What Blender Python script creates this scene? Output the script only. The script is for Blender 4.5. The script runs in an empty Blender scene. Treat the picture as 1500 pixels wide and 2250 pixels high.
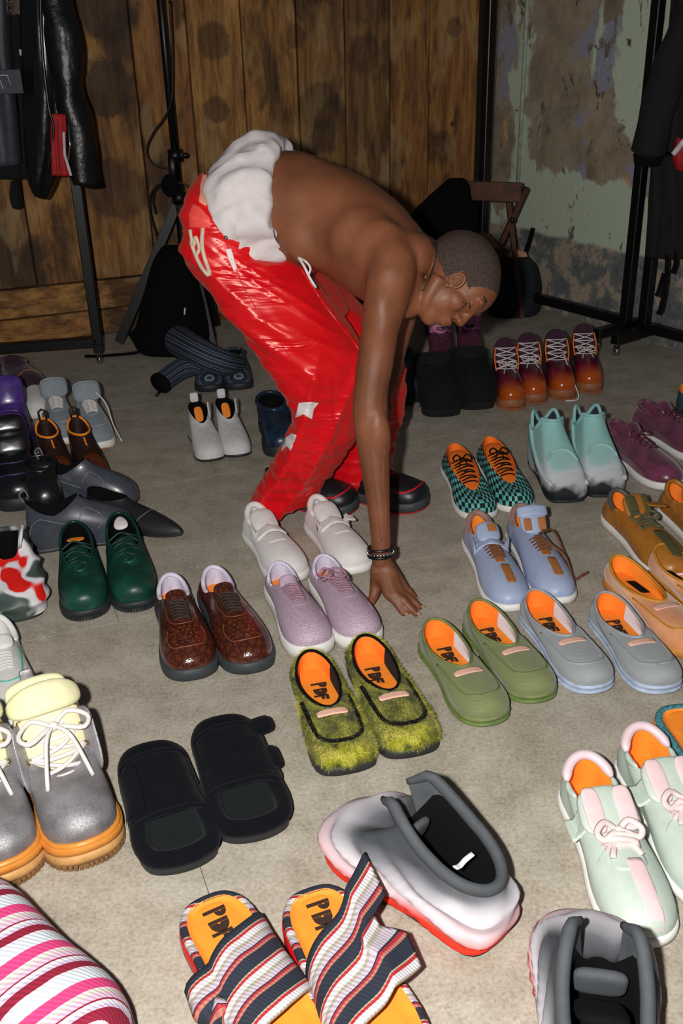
import bpy, math, random
import numpy as np
from mathutils import Vector, Matrix
from mathutils.bvhtree import BVHTree
from mathutils import noise as mn
random.seed(7)
PI = math.pi
# ------------------------------------------------------------------ camera, world, flash, exposure
H = 1.35
FPX = 35/36*2250
TH, PH = math.radians(26.4), math.radians(1.57)
_r = np.array([1, 0, 0.]); F_ = np.array([0, math.cos(TH), -math.sin(TH)]); _u = np.array([0, math.sin(TH), math.cos(TH)])
R_ = _r*math.cos(PH)-_u*math.sin(PH); U_ = _u*math.cos(PH)+_r*math.sin(PH); C_ = np.array([0, 0, H])
cd = bpy.data.cameras.new('camera'); cam = bpy.data.objects.new('camera', cd)
bpy.context.collection.objects.link(cam)
cd.sensor_fit = 'VERTICAL'; cd.sensor_height = 36; cd.sensor_width = 24; cd.lens = 35; cd.clip_start = .05
M = Matrix.Identity(4)
for i in range(3):
    M[i][0] = R_[i]; M[i][1] = U_[i]; M[i][2] = -F_[i]; M[i][3] = C_[i]
cam.matrix_world = M
sc = bpy.context.scene
sc.camera = cam
sc.view_settings.view_transform = 'Standard'; sc.view_settings.look = 'None'
sc.view_settings.gamma = 1; sc.view_settings.use_curve_mapping = False
sc.view_settings.exposure = 0.0
w = bpy.data.worlds.new('world'); sc.world = w; w.use_nodes = True
w.node_tree.nodes['Background'].inputs[0].default_value = (.75, .85, 1, 1)
w.node_tree.nodes['Background'].inputs[1].default_value = .05
ld = bpy.data.lights.new('camera_flash', 'SPOT'); ld.energy = 255; ld.shadow_soft_size = .022
ld.spot_size = math.radians(125); ld.spot_blend = .8; ld.color = (1, .97, .93)
lo = bpy.data.objects.new('camera_flash', ld); bpy.context.collection.objects.link(lo)
lo.location = (-.13, .0, H+.05)
lo.rotation_euler = Vector((.02, -1.0, .52)).to_track_quat('Z', 'Y').to_euler()

def ray(x, y): return (x-750)/FPX*R_-(y-1125)/FPX*U_+F_
def G(x, y, z=0):                       # point at height z seen at photo pixel
    d = ray(x, y); return C_+d*(z-H)/d[2]
def D(x, y, Y):
    d = ray(x, y); return C_+d*Y/d[1]
# ------------------------------------------------------------------ helpers
def lin(c):
    return tuple(((v/255)/12.92 if v/255 <= .04045 else ((v/255+.055)/1.055)**2.4) for v in c)
def link(o, parent=None):
    bpy.context.collection.objects.link(o)
    if parent is not None: o.parent = parent
    return o
def mesh(name, vf, mat, parent=None, smooth=True, uv=None, label=None, kind=None):
    v, f = vf
    me = bpy.data.meshes.new(name); me.from_pydata([tuple(map(float, p)) for p in v], [], f)
    if smooth: me.polygons.foreach_set('use_smooth', [True]*len(me.polygons))
    if uv is not None:
        l = me.uv_layers.new(name='UVMap')
        vi = np.empty(len(me.loops), int); me.loops.foreach_get('vertex_index', vi)
        l.data.foreach_set('uv', np.array(uv, float)[vi].ravel())
    me.materials.append(mat)
    o = bpy.data.objects.new(name, me); link(o, parent)
    if label: o['label'] = label
    if kind: o['kind'] = kind
    return o
def thing(name, label, cat, loc=(0, 0, 0), rz=0, group=None):
    o = bpy.data.objects.new(name, None); o.empty_display_size = .05
    o.location = loc; o.rotation_euler = (0, 0, rz); link(o)
    o['label'] = label; o['category'] = cat
    if group: o['group'] = group
    return o
def join(*parts):
    V, Fc = [], []
    for v, f in parts:
        n = len(V); V += [tuple(p) for p in v]; Fc += [tuple(i+n for i in q) for q in f]
    return V, Fc
def loft(rings, closed=True, cap0=False, cap1=False, ring_closed=False):
    n = len(rings[0]); V = [tuple(p) for r in rings for p in r]; Fc = []
    m = len(rings)
    for j in range(m if ring_closed else m-1):
        for i in range(n if closed else n-1):
            a, b = j*n+i, j*n+(i+1) % n
            k = ((j+1) % m)*n
            Fc.append((a, b, k+(i+1) % n, k+i))
    if cap0: Fc.append(tuple(range(n))[::-1])
    if cap1: Fc.append(tuple(range((m-1)*n, m*n)))
    return V, Fc
def tube(pts, r, n=6, closed=False, flat=None, caps=True):
    P = [Vector(tuple(map(float, p))) for p in pts]; m = len(P); rings = []; up = None
    rr = r if hasattr(r, '__len__') else [r]*m
    for i in range(m):
        if closed: t = P[(i+1) % m]-P[i-1]
        else: t = P[min(i+1, m-1)]-P[max(i-1, 0)]
        if t.length < 1e-9: t = Vector((0, 0, 1))
        t.normalize()
        if up is None:
            up = Vector((0, 0, 1)) if abs(t.z) < .9 else Vector((1, 0, 0))
        up = (up-t*up.dot(t))
        if up.length < 1e-4: up = t.orthogonal()
        up.normalize(); s = t.cross(up)
        fl = flat or 1
        rings.append([P[i]+s*math.cos(2*PI*k/n)*rr[i]*fl+up*math.sin(2*PI*k/n)*rr[i] for k in range(n)])
    return loft(rings, True, caps and not closed, caps and not closed, closed)
def box(c, s, ax=None, bev=0.0):
    ax = ax or (Vector((1, 0, 0)), Vector((0, 1, 0)), Vector((0, 0, 1)))
    c = Vector(tuple(c)); hx, hy, hz = s[0]/2, s[1]/2, s[2]/2; b = min(bev or min(hx, hy, hz)*.15, hx, hy, hz)
    def ring(x, y, z):
        q = []
        for sx, sy in ((-1, -1), (1, -1), (1, 1), (-1, 1)):
            a = [(sx*x, sy*(y-b)), (sx*(x-b), sy*y)] if sx == sy else [(sx*(x-b), sy*y), (sx*x, sy*(y-b))]
            if (sx, sy) == (-1, -1): a = [(-x, -(y-b)), (-(x-b), -y)]
            if (sx, sy) == (1, -1): a = [(x-b, -y), (x, -(y-b))]
            if (sx, sy) == (1, 1): a = [(x, y-b), (x-b, y)]
            if (sx, sy) == (-1, 1): a = [(-(x-b), y), (-x, y-b)]
            q += [c+ax[0]*p[0]+ax[1]*p[1]+ax[2]*z for p in a]
        return q
    return loft([ring(hx-b, hy-b, -hz), ring(hx, hy, -hz+b), ring(hx, hy, hz-b), ring(hx-b, hy-b, hz)], True, True, True)
def beam(a, b, wd, dp, side=None):
    a = Vector(tuple(map(float, a))); b = Vector(tuple(map(float, b))); t = (b-a); L = t.length; t.normalize()
    s = Vector(side) if side else Vector((0, 0, 1))
    if abs(s.dot(t)) > .95: s = Vector((1, 0, 0))
    s = (s-t*s.dot(t)).normalized(); q = t.cross(s)
    return box((a+b)/2, (wd, dp, L), (s, q, t))
def ellipsoid(c, ra, ax=None, nu=20, nv=12):
    ax = ax or ((1, 0, 0), (0, 1, 0), (0, 0, 1)); A = [Vector(tuple(a)) for a in ax]; c = Vector(tuple(map(float, c)))
    rings = []
    for j in range(nv+1):
        t = PI*min(max(j/nv, .01), .99)
        rings.append([c+A[0]*ra[0]*math.sin(t)*math.cos(2*PI*i/nu)+A[1]*ra[1]*math.sin(t)*math.sin(2*PI*i/nu)+A[2]*ra[2]*math.cos(t) for i in range(nu)])
    v, f = loft(rings[::-1], True, True, True)
    return v, f
def catmull(pts, n, closed=True):
    P = [np.array(p, float) for p in pts]; m = len(P); out = []
    segs = m if closed else m-1; dens = 16; raw = []
    for s in range(segs):
        if closed: a, b, c, d = P[s-1], P[s], P[(s+1) % m], P[(s+2) % m]
        else: a, b, c, d = P[max(s-1, 0)], P[s], P[s+1], P[min(s+2, m-1)]
        for k in range(dens):
            t = k/dens
            raw.append(.5*((2*b)+(-a+c)*t+(2*a-5*b+4*c-d)*t*t+(-a+3*b-3*c+d)*t**3))
    if not closed: raw.append(P[-1])
    else: raw.append(raw[0])
    raw = np.array(raw); dl = np.r_[0, np.cumsum(np.linalg.norm(np.diff(raw, axis=0), axis=1))]
    tt = np.linspace(0, dl[-1], n+1)[:-1] if closed else np.linspace(0, dl[-1], n)
    return np.array([[np.interp(t, dl, raw[:, k]) for k in range(raw.shape[1])] for t in tt])
def upv(a, b):
    q = a.cross(b).normalized(); return -q if q.z < 0 else q
def pad(c, xd, yd, wd, ht, th, pw=3.0, curl=0, taper=0, n=28, dome=1.0, sag=0):
    """rounded pillow slab: superellipse outline in xd/yd, thickness th; curl bends along yd, sag bends along xd"""
    xd = Vector(tuple(xd)).normalized(); yd = Vector(tuple(yd)).normalized(); zd = upv(xd, yd); c = Vector(tuple(map(float, c)))
    prof = [(0.02, dome), (.5, .95*dome), (.82, .78), (.95, .5), (1, 0), (.95, -.5), (.82, -.78), (.5, -.9), (.02, -.9)]
    rings = []
    for s, z in prof:
        rg = []
        for i in range(n):
            a = 2*PI*i/n; ca, sa = math.cos(a), math.sin(a)
            x = math.copysign(abs(ca)**(2/pw), ca)*s; y = math.copysign(abs(sa)**(2/pw), sa)*s
            xx = x*wd/2*(1-taper*(.5-y/2)); yy = y*ht/2
            zz = z*th/2+curl*(y*.5+.5)**2+sag*x*x
            rg.append(c+xd*xx+yd*yy+zd*zz)
        rings.append(rg)
    return loft(rings[::-1], True, True, True)
# ------------------------------------------------------------------ materials
_mats = {}
def nodes(name):
    m = bpy.data.materials.new(name); m.use_nodes = True; nt = m.node_tree
    return m, nt, nt.nodes['Principled BSDF']
def N(nt, t, **kw):
    n = nt.nodes.new(t)
    for k, v in kw.items():
        if k in n.inputs: n.inputs[k].default_value = v
        else: setattr(n, k, v)
    return n
def ramp(nt, fac, stops, mode='LINEAR'):
    r = nt.nodes.new('ShaderNodeValToRGB'); r.color_ramp.interpolation = mode; e = r.color_ramp.elements
    while len(e) < len(stops): e.new(.5)
    for k, (p, c) in enumerate(stops): e[k].position = p; e[k].color = (*lin(c), 1)
    nt.links.new(fac, r.inputs[0]); return r.outputs[0]
def mix(nt, fac, a, b, bt='MIX'):
    m = nt.nodes.new('ShaderNodeMix'); m.data_type = 'RGBA'; m.blend_type = bt
    for s, v in ((0, fac), (6, a), (7, b)):
        if hasattr(v, 'is_output'): nt.links.new(v, m.inputs[s])
        elif s == 0: m.inputs[0].default_value = v
        else: m.inputs[s].default_value = (*lin(v), 1)
    return m.outputs[2]
def noi(nt, scale, vec=None, detail=4, rough=.55, dist=0):
    n = N(nt, 'ShaderNodeTexNoise', Scale=scale, Detail=detail, Roughness=rough, Distortion=dist)
    if vec is not None: nt.links.new(vec, n.inputs['Vector'])
    return n.outputs['Fac']
def objc(nt, scale=None, rot=None):
    t = nt.nodes.new('ShaderNodeTexCoord')
    if scale is None and rot is None: return t.outputs['Object']
    m = nt.nodes.new('ShaderNodeMapping')
    if scale: m.inputs['Scale'].default_value = scale
    if rot: m.inputs['Rotation'].default_value = rot
    nt.links.new(t.outputs['Object'], m.inputs['Vector']); return m.outputs[0]
def bump(nt, bs, h, st=.3, dist=.002):
    b = N(nt, 'ShaderNodeBump', Strength=st, Distance=dist); nt.links.new(h, b.inputs['Height']); nt.links.new(b.outputs[0], bs.inputs['Normal'])
def math_(nt, op, a, b=None, c=None):
    n = nt.nodes.new('ShaderNodeMath'); n.operation = op
    for i, v in enumerate((a, b, c)):
        if v is None: continue
        if hasattr(v, 'is_output'): nt.links.new(v, n.inputs[i])
        else: n.inputs[i].default_value = v
    return n.outputs[0]
def mat(name, col, rough=.6, metal=0, var=.12, vs=40, bs=0, bsc=300, sheen=0, coat=0, spec=.5, dist=.0015):
    """plain material with fine colour variation and relief"""
    if name in _mats: return _mats[name]
    m, nt, b = nodes(name); oc = objc(nt)
    d = tuple(max(0, v*(1-var)) for v in col); l = tuple(min(255, v*(1+var*.6)) for v in col)
    c = ramp(nt, noi(nt, vs, oc), [(.3, d), (.7, l)])
    nt.links.new(c, b.inputs['Base Color'])
    b.inputs['Roughness'].default_value = rough; b.inputs['Metallic'].default_value = metal
    b.inputs['Specular IOR Level'].default_value = spec
    b.inputs['Sheen Weight'].default_value = sheen; b.inputs['Coat Weight'].default_value = coat
    b.inputs['Coat Roughness'].default_value = .15
    if bs: bump(nt, b, noi(nt, bsc, oc, 3), bs, dist)
    _mats[name] = m; return m
def sep(nt, vec):
    s = nt.nodes.new('ShaderNodeSeparateXYZ'); nt.links.new(vec, s.inputs[0]); return s.outputs
def m_cord(name, col, dark, fr=110, rot=0):
    m, nt, b = nodes(name); v = objc(nt); uvn = nt.nodes.new('ShaderNodeTexCoord'); v2 = sep(nt, uvn.outputs['UV'])
    wv = math_(nt, 'SINE', math_(nt, 'MULTIPLY_ADD', v2[1], 6.283*fr*.36, math_(nt, 'MULTIPLY', noi(nt, 40, v), 2.5)))
    f = math_(nt, 'MULTIPLY_ADD', wv, .22, .5)
    nt.links.new(ramp(nt, math_(nt, 'ADD', f, math_(nt, 'MULTIPLY_ADD', noi(nt, 30, v), .5, -.25)), [(.1, dark), (.8, col)]), b.inputs['Base Color'])
    b.inputs['Roughness'].default_value = .9; b.inputs['Sheen Weight'].default_value = .25
    bump(nt, b, f, .5, .0012); return m
def m_stripes(name, bands, period, axis=1, src='Object', diag=(0, 1, 0), twill=1400):
    """woven stripes; bands: (start, colour)"""
    m, nt, b = nodes(name); t = nt.nodes.new('ShaderNodeTexCoord')
    dp = nt.nodes.new('ShaderNodeVectorMath'); dp.operation = 'DOT_PRODUCT'; dp.inputs[1].default_value = diag
    nt.links.new(t.outputs[src], dp.inputs[0])
    f = math_(nt, 'FRACT', math_(nt, 'DIVIDE', dp.outputs['Value'], period))
    c = ramp(nt, f, bands, 'CONSTANT')
    v = sep(nt, t.outputs[src])
    d2 = nt.nodes.new('ShaderNodeVectorMath'); d2.operation = 'DOT_PRODUCT'; d2.inputs[1].default_value = (.8, .6, .3)
    nt.links.new(t.outputs['Object'], d2.inputs[0])
    tw = math_(nt, 'MULTIPLY_ADD', math_(nt, 'SINE', math_(nt, 'MULTIPLY', d2.outputs['Value'], twill)), .5, .5)
    c2 = mix(nt, math_(nt, 'MULTIPLY', tw, .38), c, (70, 60, 80), 'MULTIPLY')
    nt.links.new(c2, b.inputs['Base Color']); b.inputs['Roughness'].default_value = .85
    bump(nt, b, tw, .3, .001); return m
ORANGE = mat('orange_insole', (255, 142, 38), .75, var=.05, bs=.1)
BLACKRUB = mat('black_rubber', (34, 38, 42), .6, bs=.15)
WHITERUB = mat('white_rubber', (228, 226, 222), .55, var=.03)
BLACKFAB = mat('black_fabric', (10, 10, 12), .95, sheen=.0, spec=.15, bs=.3, bsc=600)
BLACKMET = mat('black_metal', (10, 10, 12), .4, .1, var=.1)
CHROME = mat('chrome', (190, 190, 190), .15, 1, var=.02)
WHITEFAB = mat('white_fabric', (215, 208, 212), .85, bs=.15, bsc=500)
INK = mat('insole_print', (48, 26, 14), .8)
PINKP = mat('pink_leather_patch', (228, 180, 160), .7, var=.04)
# ------------------------------------------------------------------ floor, walls
def mk_floor():
    m, nt, b = nodes('concrete'); t = nt.nodes.new('ShaderNodeTexCoord'); gm = nt.nodes.new('ShaderNodeNewGeometry'); v = gm.outputs['Position']
    a = ramp(nt, noi(nt, 9, v, 8, .72), [(.3, (112, 104, 88)), (.45, (150, 141, 125)), (.55, (166, 158, 143)), (.72, (192, 184, 170))])
    fine = noi(nt, 130, v, 6, .75)
    a = mix(nt, .42, a, ramp(nt, fine, [(.3, (98, 90, 78)), (.5, (178, 170, 156)), (.72, (214, 208, 196))]))
    sp = noi(nt, 24, v, 8, .85, .2)
    a = mix(nt, math_(nt, 'MULTIPLY', math_(nt, 'MINIMUM', math_(nt, 'MAXIMUM', math_(nt, 'MULTIPLY_ADD', sp, 12, -7.1), 0), 1), .5), a, (84, 76, 60))
    a = mix(nt, math_(nt, 'MULTIPLY', math_(nt, 'MINIMUM', math_(nt, 'MAXIMUM', math_(nt, 'MULTIPLY_ADD', noi(nt, 14, v, 8, .8, .4), 9, -5.2), 0), 1), .45), a, (206, 200, 188))
    st = noi(nt, 2.2, v, 5, .6)
    a = mix(nt, math_(nt, 'MULTIPLY', math_(nt, 'SMOOTH_MIN', math_(nt, 'MAXIMUM', math_(nt, 'MULTIPLY_ADD', st, 5, -2.7), 0), 1, .2), .35), a, (122, 116, 98))
    nt.links.new(a, b.inputs['Base Color']); b.inputs['Roughness'].default_value = .8; b.inputs['Specular IOR Level'].default_value = .25
    bump(nt, b, math_(nt, 'ADD', fine, sp), .35, .002)
    return m
CONC = mk_floor()
WA = Vector((-1.581, 4.547, 0)); WC = Vector((.806, 5.418, 0)); WB = Vector((1.513, 4.195, 0))
wd = (WC-WA).normalized(); wn = Vector((wd.y, -wd.x, 0))          # points to camera
rd = (WB-WC).normalized(); rn = Vector((rd.y, -rd.x, 0))
if rn.dot(Vector((0, 3, 0))-WC) < 0: rn = -rn
fl = mesh('floor', box((0.2, 2.6, -.06), (6.4, 7.6, .1)), mat('floor_bed', (70, 66, 58), .9), None, False); fl['kind'] = 'structure'
sx, sy = .92, .78
for i in range(-4, 5):
    for j in range(-1, 9):
        off = .46 if j % 2 else 0
        c = Vector((.1, .3, 0))+wd*(i*sx+off)-wn*(j*sy)
        if c.y < -.9 or c.y > 6.2 or abs(c.x) > 2.9: continue
        mesh('slab', box((c.x, c.y, -.006), (sx-.0010, sy-.0010, .012), (wd, -wn, Vector((0, 0, 1))), .0003), CONC, fl, False)
def mk_wood(k):
    m, nt, b = nodes('plank_wood_%d' % k); oi = nt.nodes.new('ShaderNodeObjectInfo'); t = nt.nodes.new('ShaderNodeTexCoord')
    ad = nt.nodes.new('ShaderNodeVectorMath'); ad.operation = 'MULTIPLY_ADD'
    cmb = nt.nodes.new('ShaderNodeCombineXYZ'); 
    for i in range(3): nt.links.new(math_(nt, 'MULTIPLY', oi.outputs['Random'], 37.7+i*11), cmb.inputs[i])
    ad.inputs[1].default_value = (1, 1, 1); nt.links.new(t.outputs['Object'], ad.inputs[0]); nt.links.new(cmb.outputs[0], ad.inputs[2])
    def mp(s):
        q = nt.nodes.new('ShaderNodeMapping'); q.inputs['Scale'].default_value = s; nt.links.new(ad.outputs[0], q.inputs['Vector']); return q.outputs[0]
    ls = (1, 1, .12) if k == 0 else (.12, 1, 1)
    g = noi(nt, 26, mp(ls), 7, .65, .4); g2 = noi(nt, 110, mp(ls), 3, .6)
    base = [(118, 78, 40), (96, 66, 38), (128, 92, 52), (84, 62, 42)]
    c = ramp(nt, g, [(.28, (70, 50, 32)), (.45, (142, 106, 64)), (.58, (176, 138, 86)), (.75, (200, 164, 110))])
    tint = ramp(nt, oi.outputs['Random'], [(0, (215, 176, 130)), (.3, (250, 222, 170)), (.6, (176, 156, 132)), (1, (250, 214, 150))])
    c = mix(nt, .8, c, tint, 'MULTIPLY')
    c = mix(nt, math_(nt, 'MULTIPLY', math_(nt, 'GREATER_THAN', g2, .6), .35), c, (40, 26, 16))
    s1 = noi(nt, 3.2, mp((1, 1, .55) if k == 0 else (.5, 1, 1)), 5, .6, .3)
    f = math_(nt, 'MINIMUM', math_(nt, 'MAXIMUM', math_(nt, 'MULTIPLY_ADD', s1, 9, -4.75), 0), .72)
    c = mix(nt, f, c, (40, 24, 14))
    ly = noi(nt, 6, mp((1.2, 1, .5) if k == 0 else (.5, 1, 1)), 3)
    c = mix(nt, math_(nt, 'MINIMUM', math_(nt, 'MAXIMUM', math_(nt, 'MULTIPLY_ADD', ly, 5, -2.75), 0), .4), c, (180, 150, 104))
    geo = nt.nodes.new('ShaderNodeNewGeometry'); wb = noi(nt, 7, geo.outputs['Position'], 5, .7)
    for px, py, rr, k in ((235, 195, .135, .8), (232, 20, .15, .8), (262, 420, .16, .6), (478, 240, .07, .6), (470, 90, .09, .6), (650, 80, .06, .5), (1000, 60, .05, .5), (995, 272, .016, .8), (610, 270, .08, .35), (800, 120, .10, .5), (70, 560, .07, .5), (700, 230, .12, .45)):
        q = wall_pt(px, py); ds = nt.nodes.new('ShaderNodeVectorMath'); ds.operation = 'DISTANCE'; nt.links.new(geo.outputs['Position'], ds.inputs[0]); ds.inputs[1].default_value = q
        f = math_(nt, 'MULTIPLY_ADD', math_(nt, 'ADD', math_(nt, 'DIVIDE', ds.outputs['Value'], rr), math_(nt, 'MULTIPLY', wb, 1.1)), -5, 7.6)
        f = math_(nt, 'MULTIPLY', math_(nt, 'MINIMUM', math_(nt, 'MAXIMUM', f, 0), 1), k); c = mix(nt, f, c, (46, 27, 16))
    nt.links.new(c, b.inputs['Base Color']); b.inputs['Roughness'].default_value = .75
    bump(nt, b, g, .4, .004); return m
def wall_pt(px, py):
    d = Vector(tuple(ray(px, py))); c = Vector(tuple(C_)); return tuple(c+d*((WA-c).dot(wn)/d.dot(wn)))
WOODV, WOODH = mk_wood(0), mk_wood(1)
AX = (wd, -wn, Vector((0, 0, 1)))
back = mesh('wall_back', box(WA+wd*.98-wn*.10+Vector((0, 0, 1.45)), (4.45, .1, 3.0), AX), mat('wall_core', (30, 24, 20), .9), None, False); back['kind'] = 'structure'
# fix extents so that it ends at the corner
back.location = tuple(wd*(-.66))
def wall_x(px, py=300):
    d = ray(px, py); d = Vector(tuple(d)); c = Vector(tuple(C_)); t = (WA-c).dot(wn)/d.dot(wn); p = c+d*t; return (p-WA).dot(wd)
seams = [-.62, -.38] + [wall_x(p) for p in (30, 168, 312, 430, 545, 661, 762, 858, 942, 1047)]
for a, b2 in zip(seams[:-1], seams[1:]):
    wdt = b2-a; dz = random.uniform(-.004, .006)
    c = WA+wd*((a+b2)/2)-wn*(.02-dz)+Vector((0, 0, 1.62))
    o = mesh('plank', box((0, 0, 0), (wdt-.006, .035, 2.70), AX, .004), WOODV, back, False)
    o.matrix_parent_inverse = Matrix.Translation(wd*.66); o.location = c
for z0, z1, dd in ((.005, .125, 0), (.13, .265, .006)):
    for s0, s1 in ((-.62, 1.05), (1.055, 2.535)):
        o = mesh('plank', box((0, 0, 0), (s1-s0-.004, .035, z1-z0-.004), AX, .004), WOODH, back, False)
        o.matrix_parent_inverse = Matrix.Translation(wd*.66); o.location = WA+wd*((s0+s1)/2)-wn*(.018-dd)+Vector((0, 0, (z0+z1)/2))
def mk_plaster():
    m, nt, b = nodes('peeling_plaster'); t = nt.nodes.new('ShaderNodeTexCoord'); vm = nt.nodes.new('ShaderNodeMapping'); vm.inputs['Location'].default_value = (0, 0, 1.45); nt.links.new(t.outputs['Object'], vm.inputs['Vector']); v = vm.outputs[0]; s = sep(nt, v)
    c = ramp(nt, noi(nt, 5, v, 8, .7, .2), [(.3, (118, 106, 90)), (.5, (158, 142, 120)), (.7, (184, 170, 150))])
    def layer(c, scale, th, col, off, dist=.6, stretch=1, rg=.68, sharp=30, bias=None):
        mp = nt.nodes.new('ShaderNodeMapping'); mp.inputs['Location'].default_value = off; mp.inputs['Scale'].default_value = (1, 1, stretch)
        nt.links.new(v, mp.inputs['Vector']); n = noi(nt, scale, mp.outputs[0], 8, rg, dist)
        if bias is not None: n = math_(nt, 'ADD', n, bias)
        f = math_(nt, 'MINIMUM', math_(nt, 'MAXIMUM', math_(nt, 'MULTIPLY_ADD', n, sharp, -sharp*th), 0), 1)
        return mix(nt, f, c, col), f
    c, _ = layer(c, 3.5, .60, (206, 164, 112), (3, 1, 2), stretch=.5)
    c, _ = layer(c, 3.2, .57, (150, 150, 168), (7, 2, 5), stretch=.55)
    hz = math_(nt, 'MULTIPLY_ADD', math_(nt, 'ABSOLUTE', math_(nt, 'SUBTRACT', s[2], .62)), -.20, .07)
    al = nt.nodes.new('ShaderNodeVectorMath'); al.operation = 'DOT_PRODUCT'; al.inputs[1].default_value = tuple(rd); nt.links.new(v, al.inputs[0]); al = math_(nt, 'ADD', al.outputs['Value'], 1.25)
    def blob(a0, z0, ra, rz_, k):
        q = math_(nt, 'ADD', math_(nt, 'POWER', math_(nt, 'ABSOLUTE', math_(nt, 'DIVIDE', math_(nt, 'SUBTRACT', al, a0), ra)), 2), math_(nt, 'POWER', math_(nt, 'ABSOLUTE', math_(nt, 'DIVIDE', math_(nt, 'SUBTRACT', s[2], z0), rz_)), 2))
        return math_(nt, 'MULTIPLY', math_(nt, 'MAXIMUM', math_(nt, 'SUBTRACT', 1, q), 0), k)
    hz = math_(nt, 'ADD', -.06, blob(1.02, 1.25, .22, .55, .22))
    for q in (blob(.62, .50, .50, .30, .20), blob(1.0, .50, .4, .22, .16), blob(.22, 1.15, .12, .5, .12), blob(.50, .95, .30, .30, -.10)): hz = math_(nt, 'ADD', hz, q)
    c, f1 = layer(c, 2.3, .50, (194, 208, 184), (1.3, 9, 4.4), stretch=.6, bias=hz, dist=.25, rg=.62)
    c, _ = layer(c, 9, .60, (112, 102, 88), (9, 9, 1), stretch=.6)
    c, _ = layer(c, 14, .645, (70, 62, 54), (4, 9, 1), stretch=.7)
    c, _ = layer(c, 18, .64, (196, 190, 172), (4, 3, 1), stretch=.6)
    # dado: darker blue grey paint low on the wall
    low = math_(nt, 'MINIMUM', math_(nt, 'MAXIMUM', math_(nt, 'MULTIPLY_ADD', math_(nt, 'ADD', s[2], math_(nt, 'MULTIPLY', noi(nt, 9, v, 5), .05)), -60, 60*.40), 0), 1)
    lc = ramp(nt, noi(nt, 7, v, 8, .75), [(.34, (72, 84, 92)), (.5, (118, 120, 116)), (.56, (176, 156, 136)), (.72, (140, 136, 124))])
    c = mix(nt, low, c, lc)
    nt.links.new(c, b.inputs['Base Color']); b.inputs['Roughness'].default_value = .8
    bump(nt, b, math_(nt, 'ADD', f1, noi(nt, 30, v, 6)), .5, .004); return m
PLAS = mk_plaster()
RX = (rd, rn, Vector((0, 0, 1)))
rc = WC+rd*1.25-rn*.1+Vector((0, 0, 1.45))
rw = mesh('wall_right', box((0, 0, 0), (2.6, .2, 3.0), RX, .01), PLAS, None, False); rw.location = rc; rw['kind'] = 'structure'
o = mesh('trim_1', box((0, 0, 0), (.05, .04, 2.9), RX, .012), mat('grey_plaster', (118, 116, 104), .85, var=.2, bs=.4, bsc=40)); o.location = WC+rd*.03+rn*.02+Vector((0, 0, 1.4)); o['kind'] = 'structure'
o = mesh('trim_2', tube([(0, 0, .5), (0, 0, 1.0), (0, 0, 2.9)], .011, 8), mat('pale_conduit', (160, 168, 152), .6)); o.location = WC+rd*.26+rn*.008; o['kind'] = 'structure'; o['label'] = 'pale painted conduit pipe on the plaster wall'
# ------------------------------------------------------------------ shoe builder
NU = 56
OUT = {'round': [(0, 0), (.26, .025), (.36, .11), (.36, .3), (.39, .48), (.48, .66), (.50, .80), (.42, .92), (.22, .985), (0, 1), (-.22, .985), (-.40, .92), (-.48, .80), (-.46, .66), (-.37, .48), (-.34, .3), (-.35, .11), (-.26, .025)],
       'square': [(0, 0), (.27, .02), (.37, .10), (.38, .3), (.42, .5), (.49, .68), (.50, .84), (.45, .95), (.25, .99), (0, 1), (-.25, .99), (-.43, .95), (-.49, .84), (-.47, .68), (-.4, .5), (-.35, .3), (-.36, .10), (-.27, .02)],
       'point': [(0, 0), (.26, .03), (.36, .12), (.36, .3), (.40, .48), (.46, .62), (.40, .77), (.24, .9), (.09, .98), (0, 1), (-.09, .98), (-.24, .9), (-.4, .77), (-.46, .62), (-.38, .48), (-.34, .3), (-.36, .12), (-.26, .03)],
       'slide': [(0, 0), (.27, .025), (.42, .13), (.44, .3), (.45, .48), (.49, .66), (.50, .80), (.42, .93), (.22, .985), (0, 1), (-.22, .985), (-.42, .93), (-.5, .80), (-.48, .66), (-.43, .48), (-.42, .3), (-.41, .13), (-.27, .025)]}
def outline(kind, L, W, side, grow=0.0, n=NU):
    P = catmull(OUT[kind], n)
    # rotate index so that 0 is the heel and go via +x
    P = P.copy(); x = P[:, 0]*W*side+.035*W*side*np.sin(P[:, 1]*PI)*0; y = P[:, 1]*L
    Q = np.c_[x, y]
    if side < 0: Q = np.r_[Q[:1], Q[1:][::-1]]
    if grow:
        c = np.array([0, L/2]); T = np.roll(Q, -1, 0)-np.roll(Q, 1, 0); nn = np.c_[T[:, 1], -T[:, 0]]; nn /= np.linalg.norm(nn, axis=1)[:, None]
        Q = Q+nn*grow
    return Q
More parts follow.
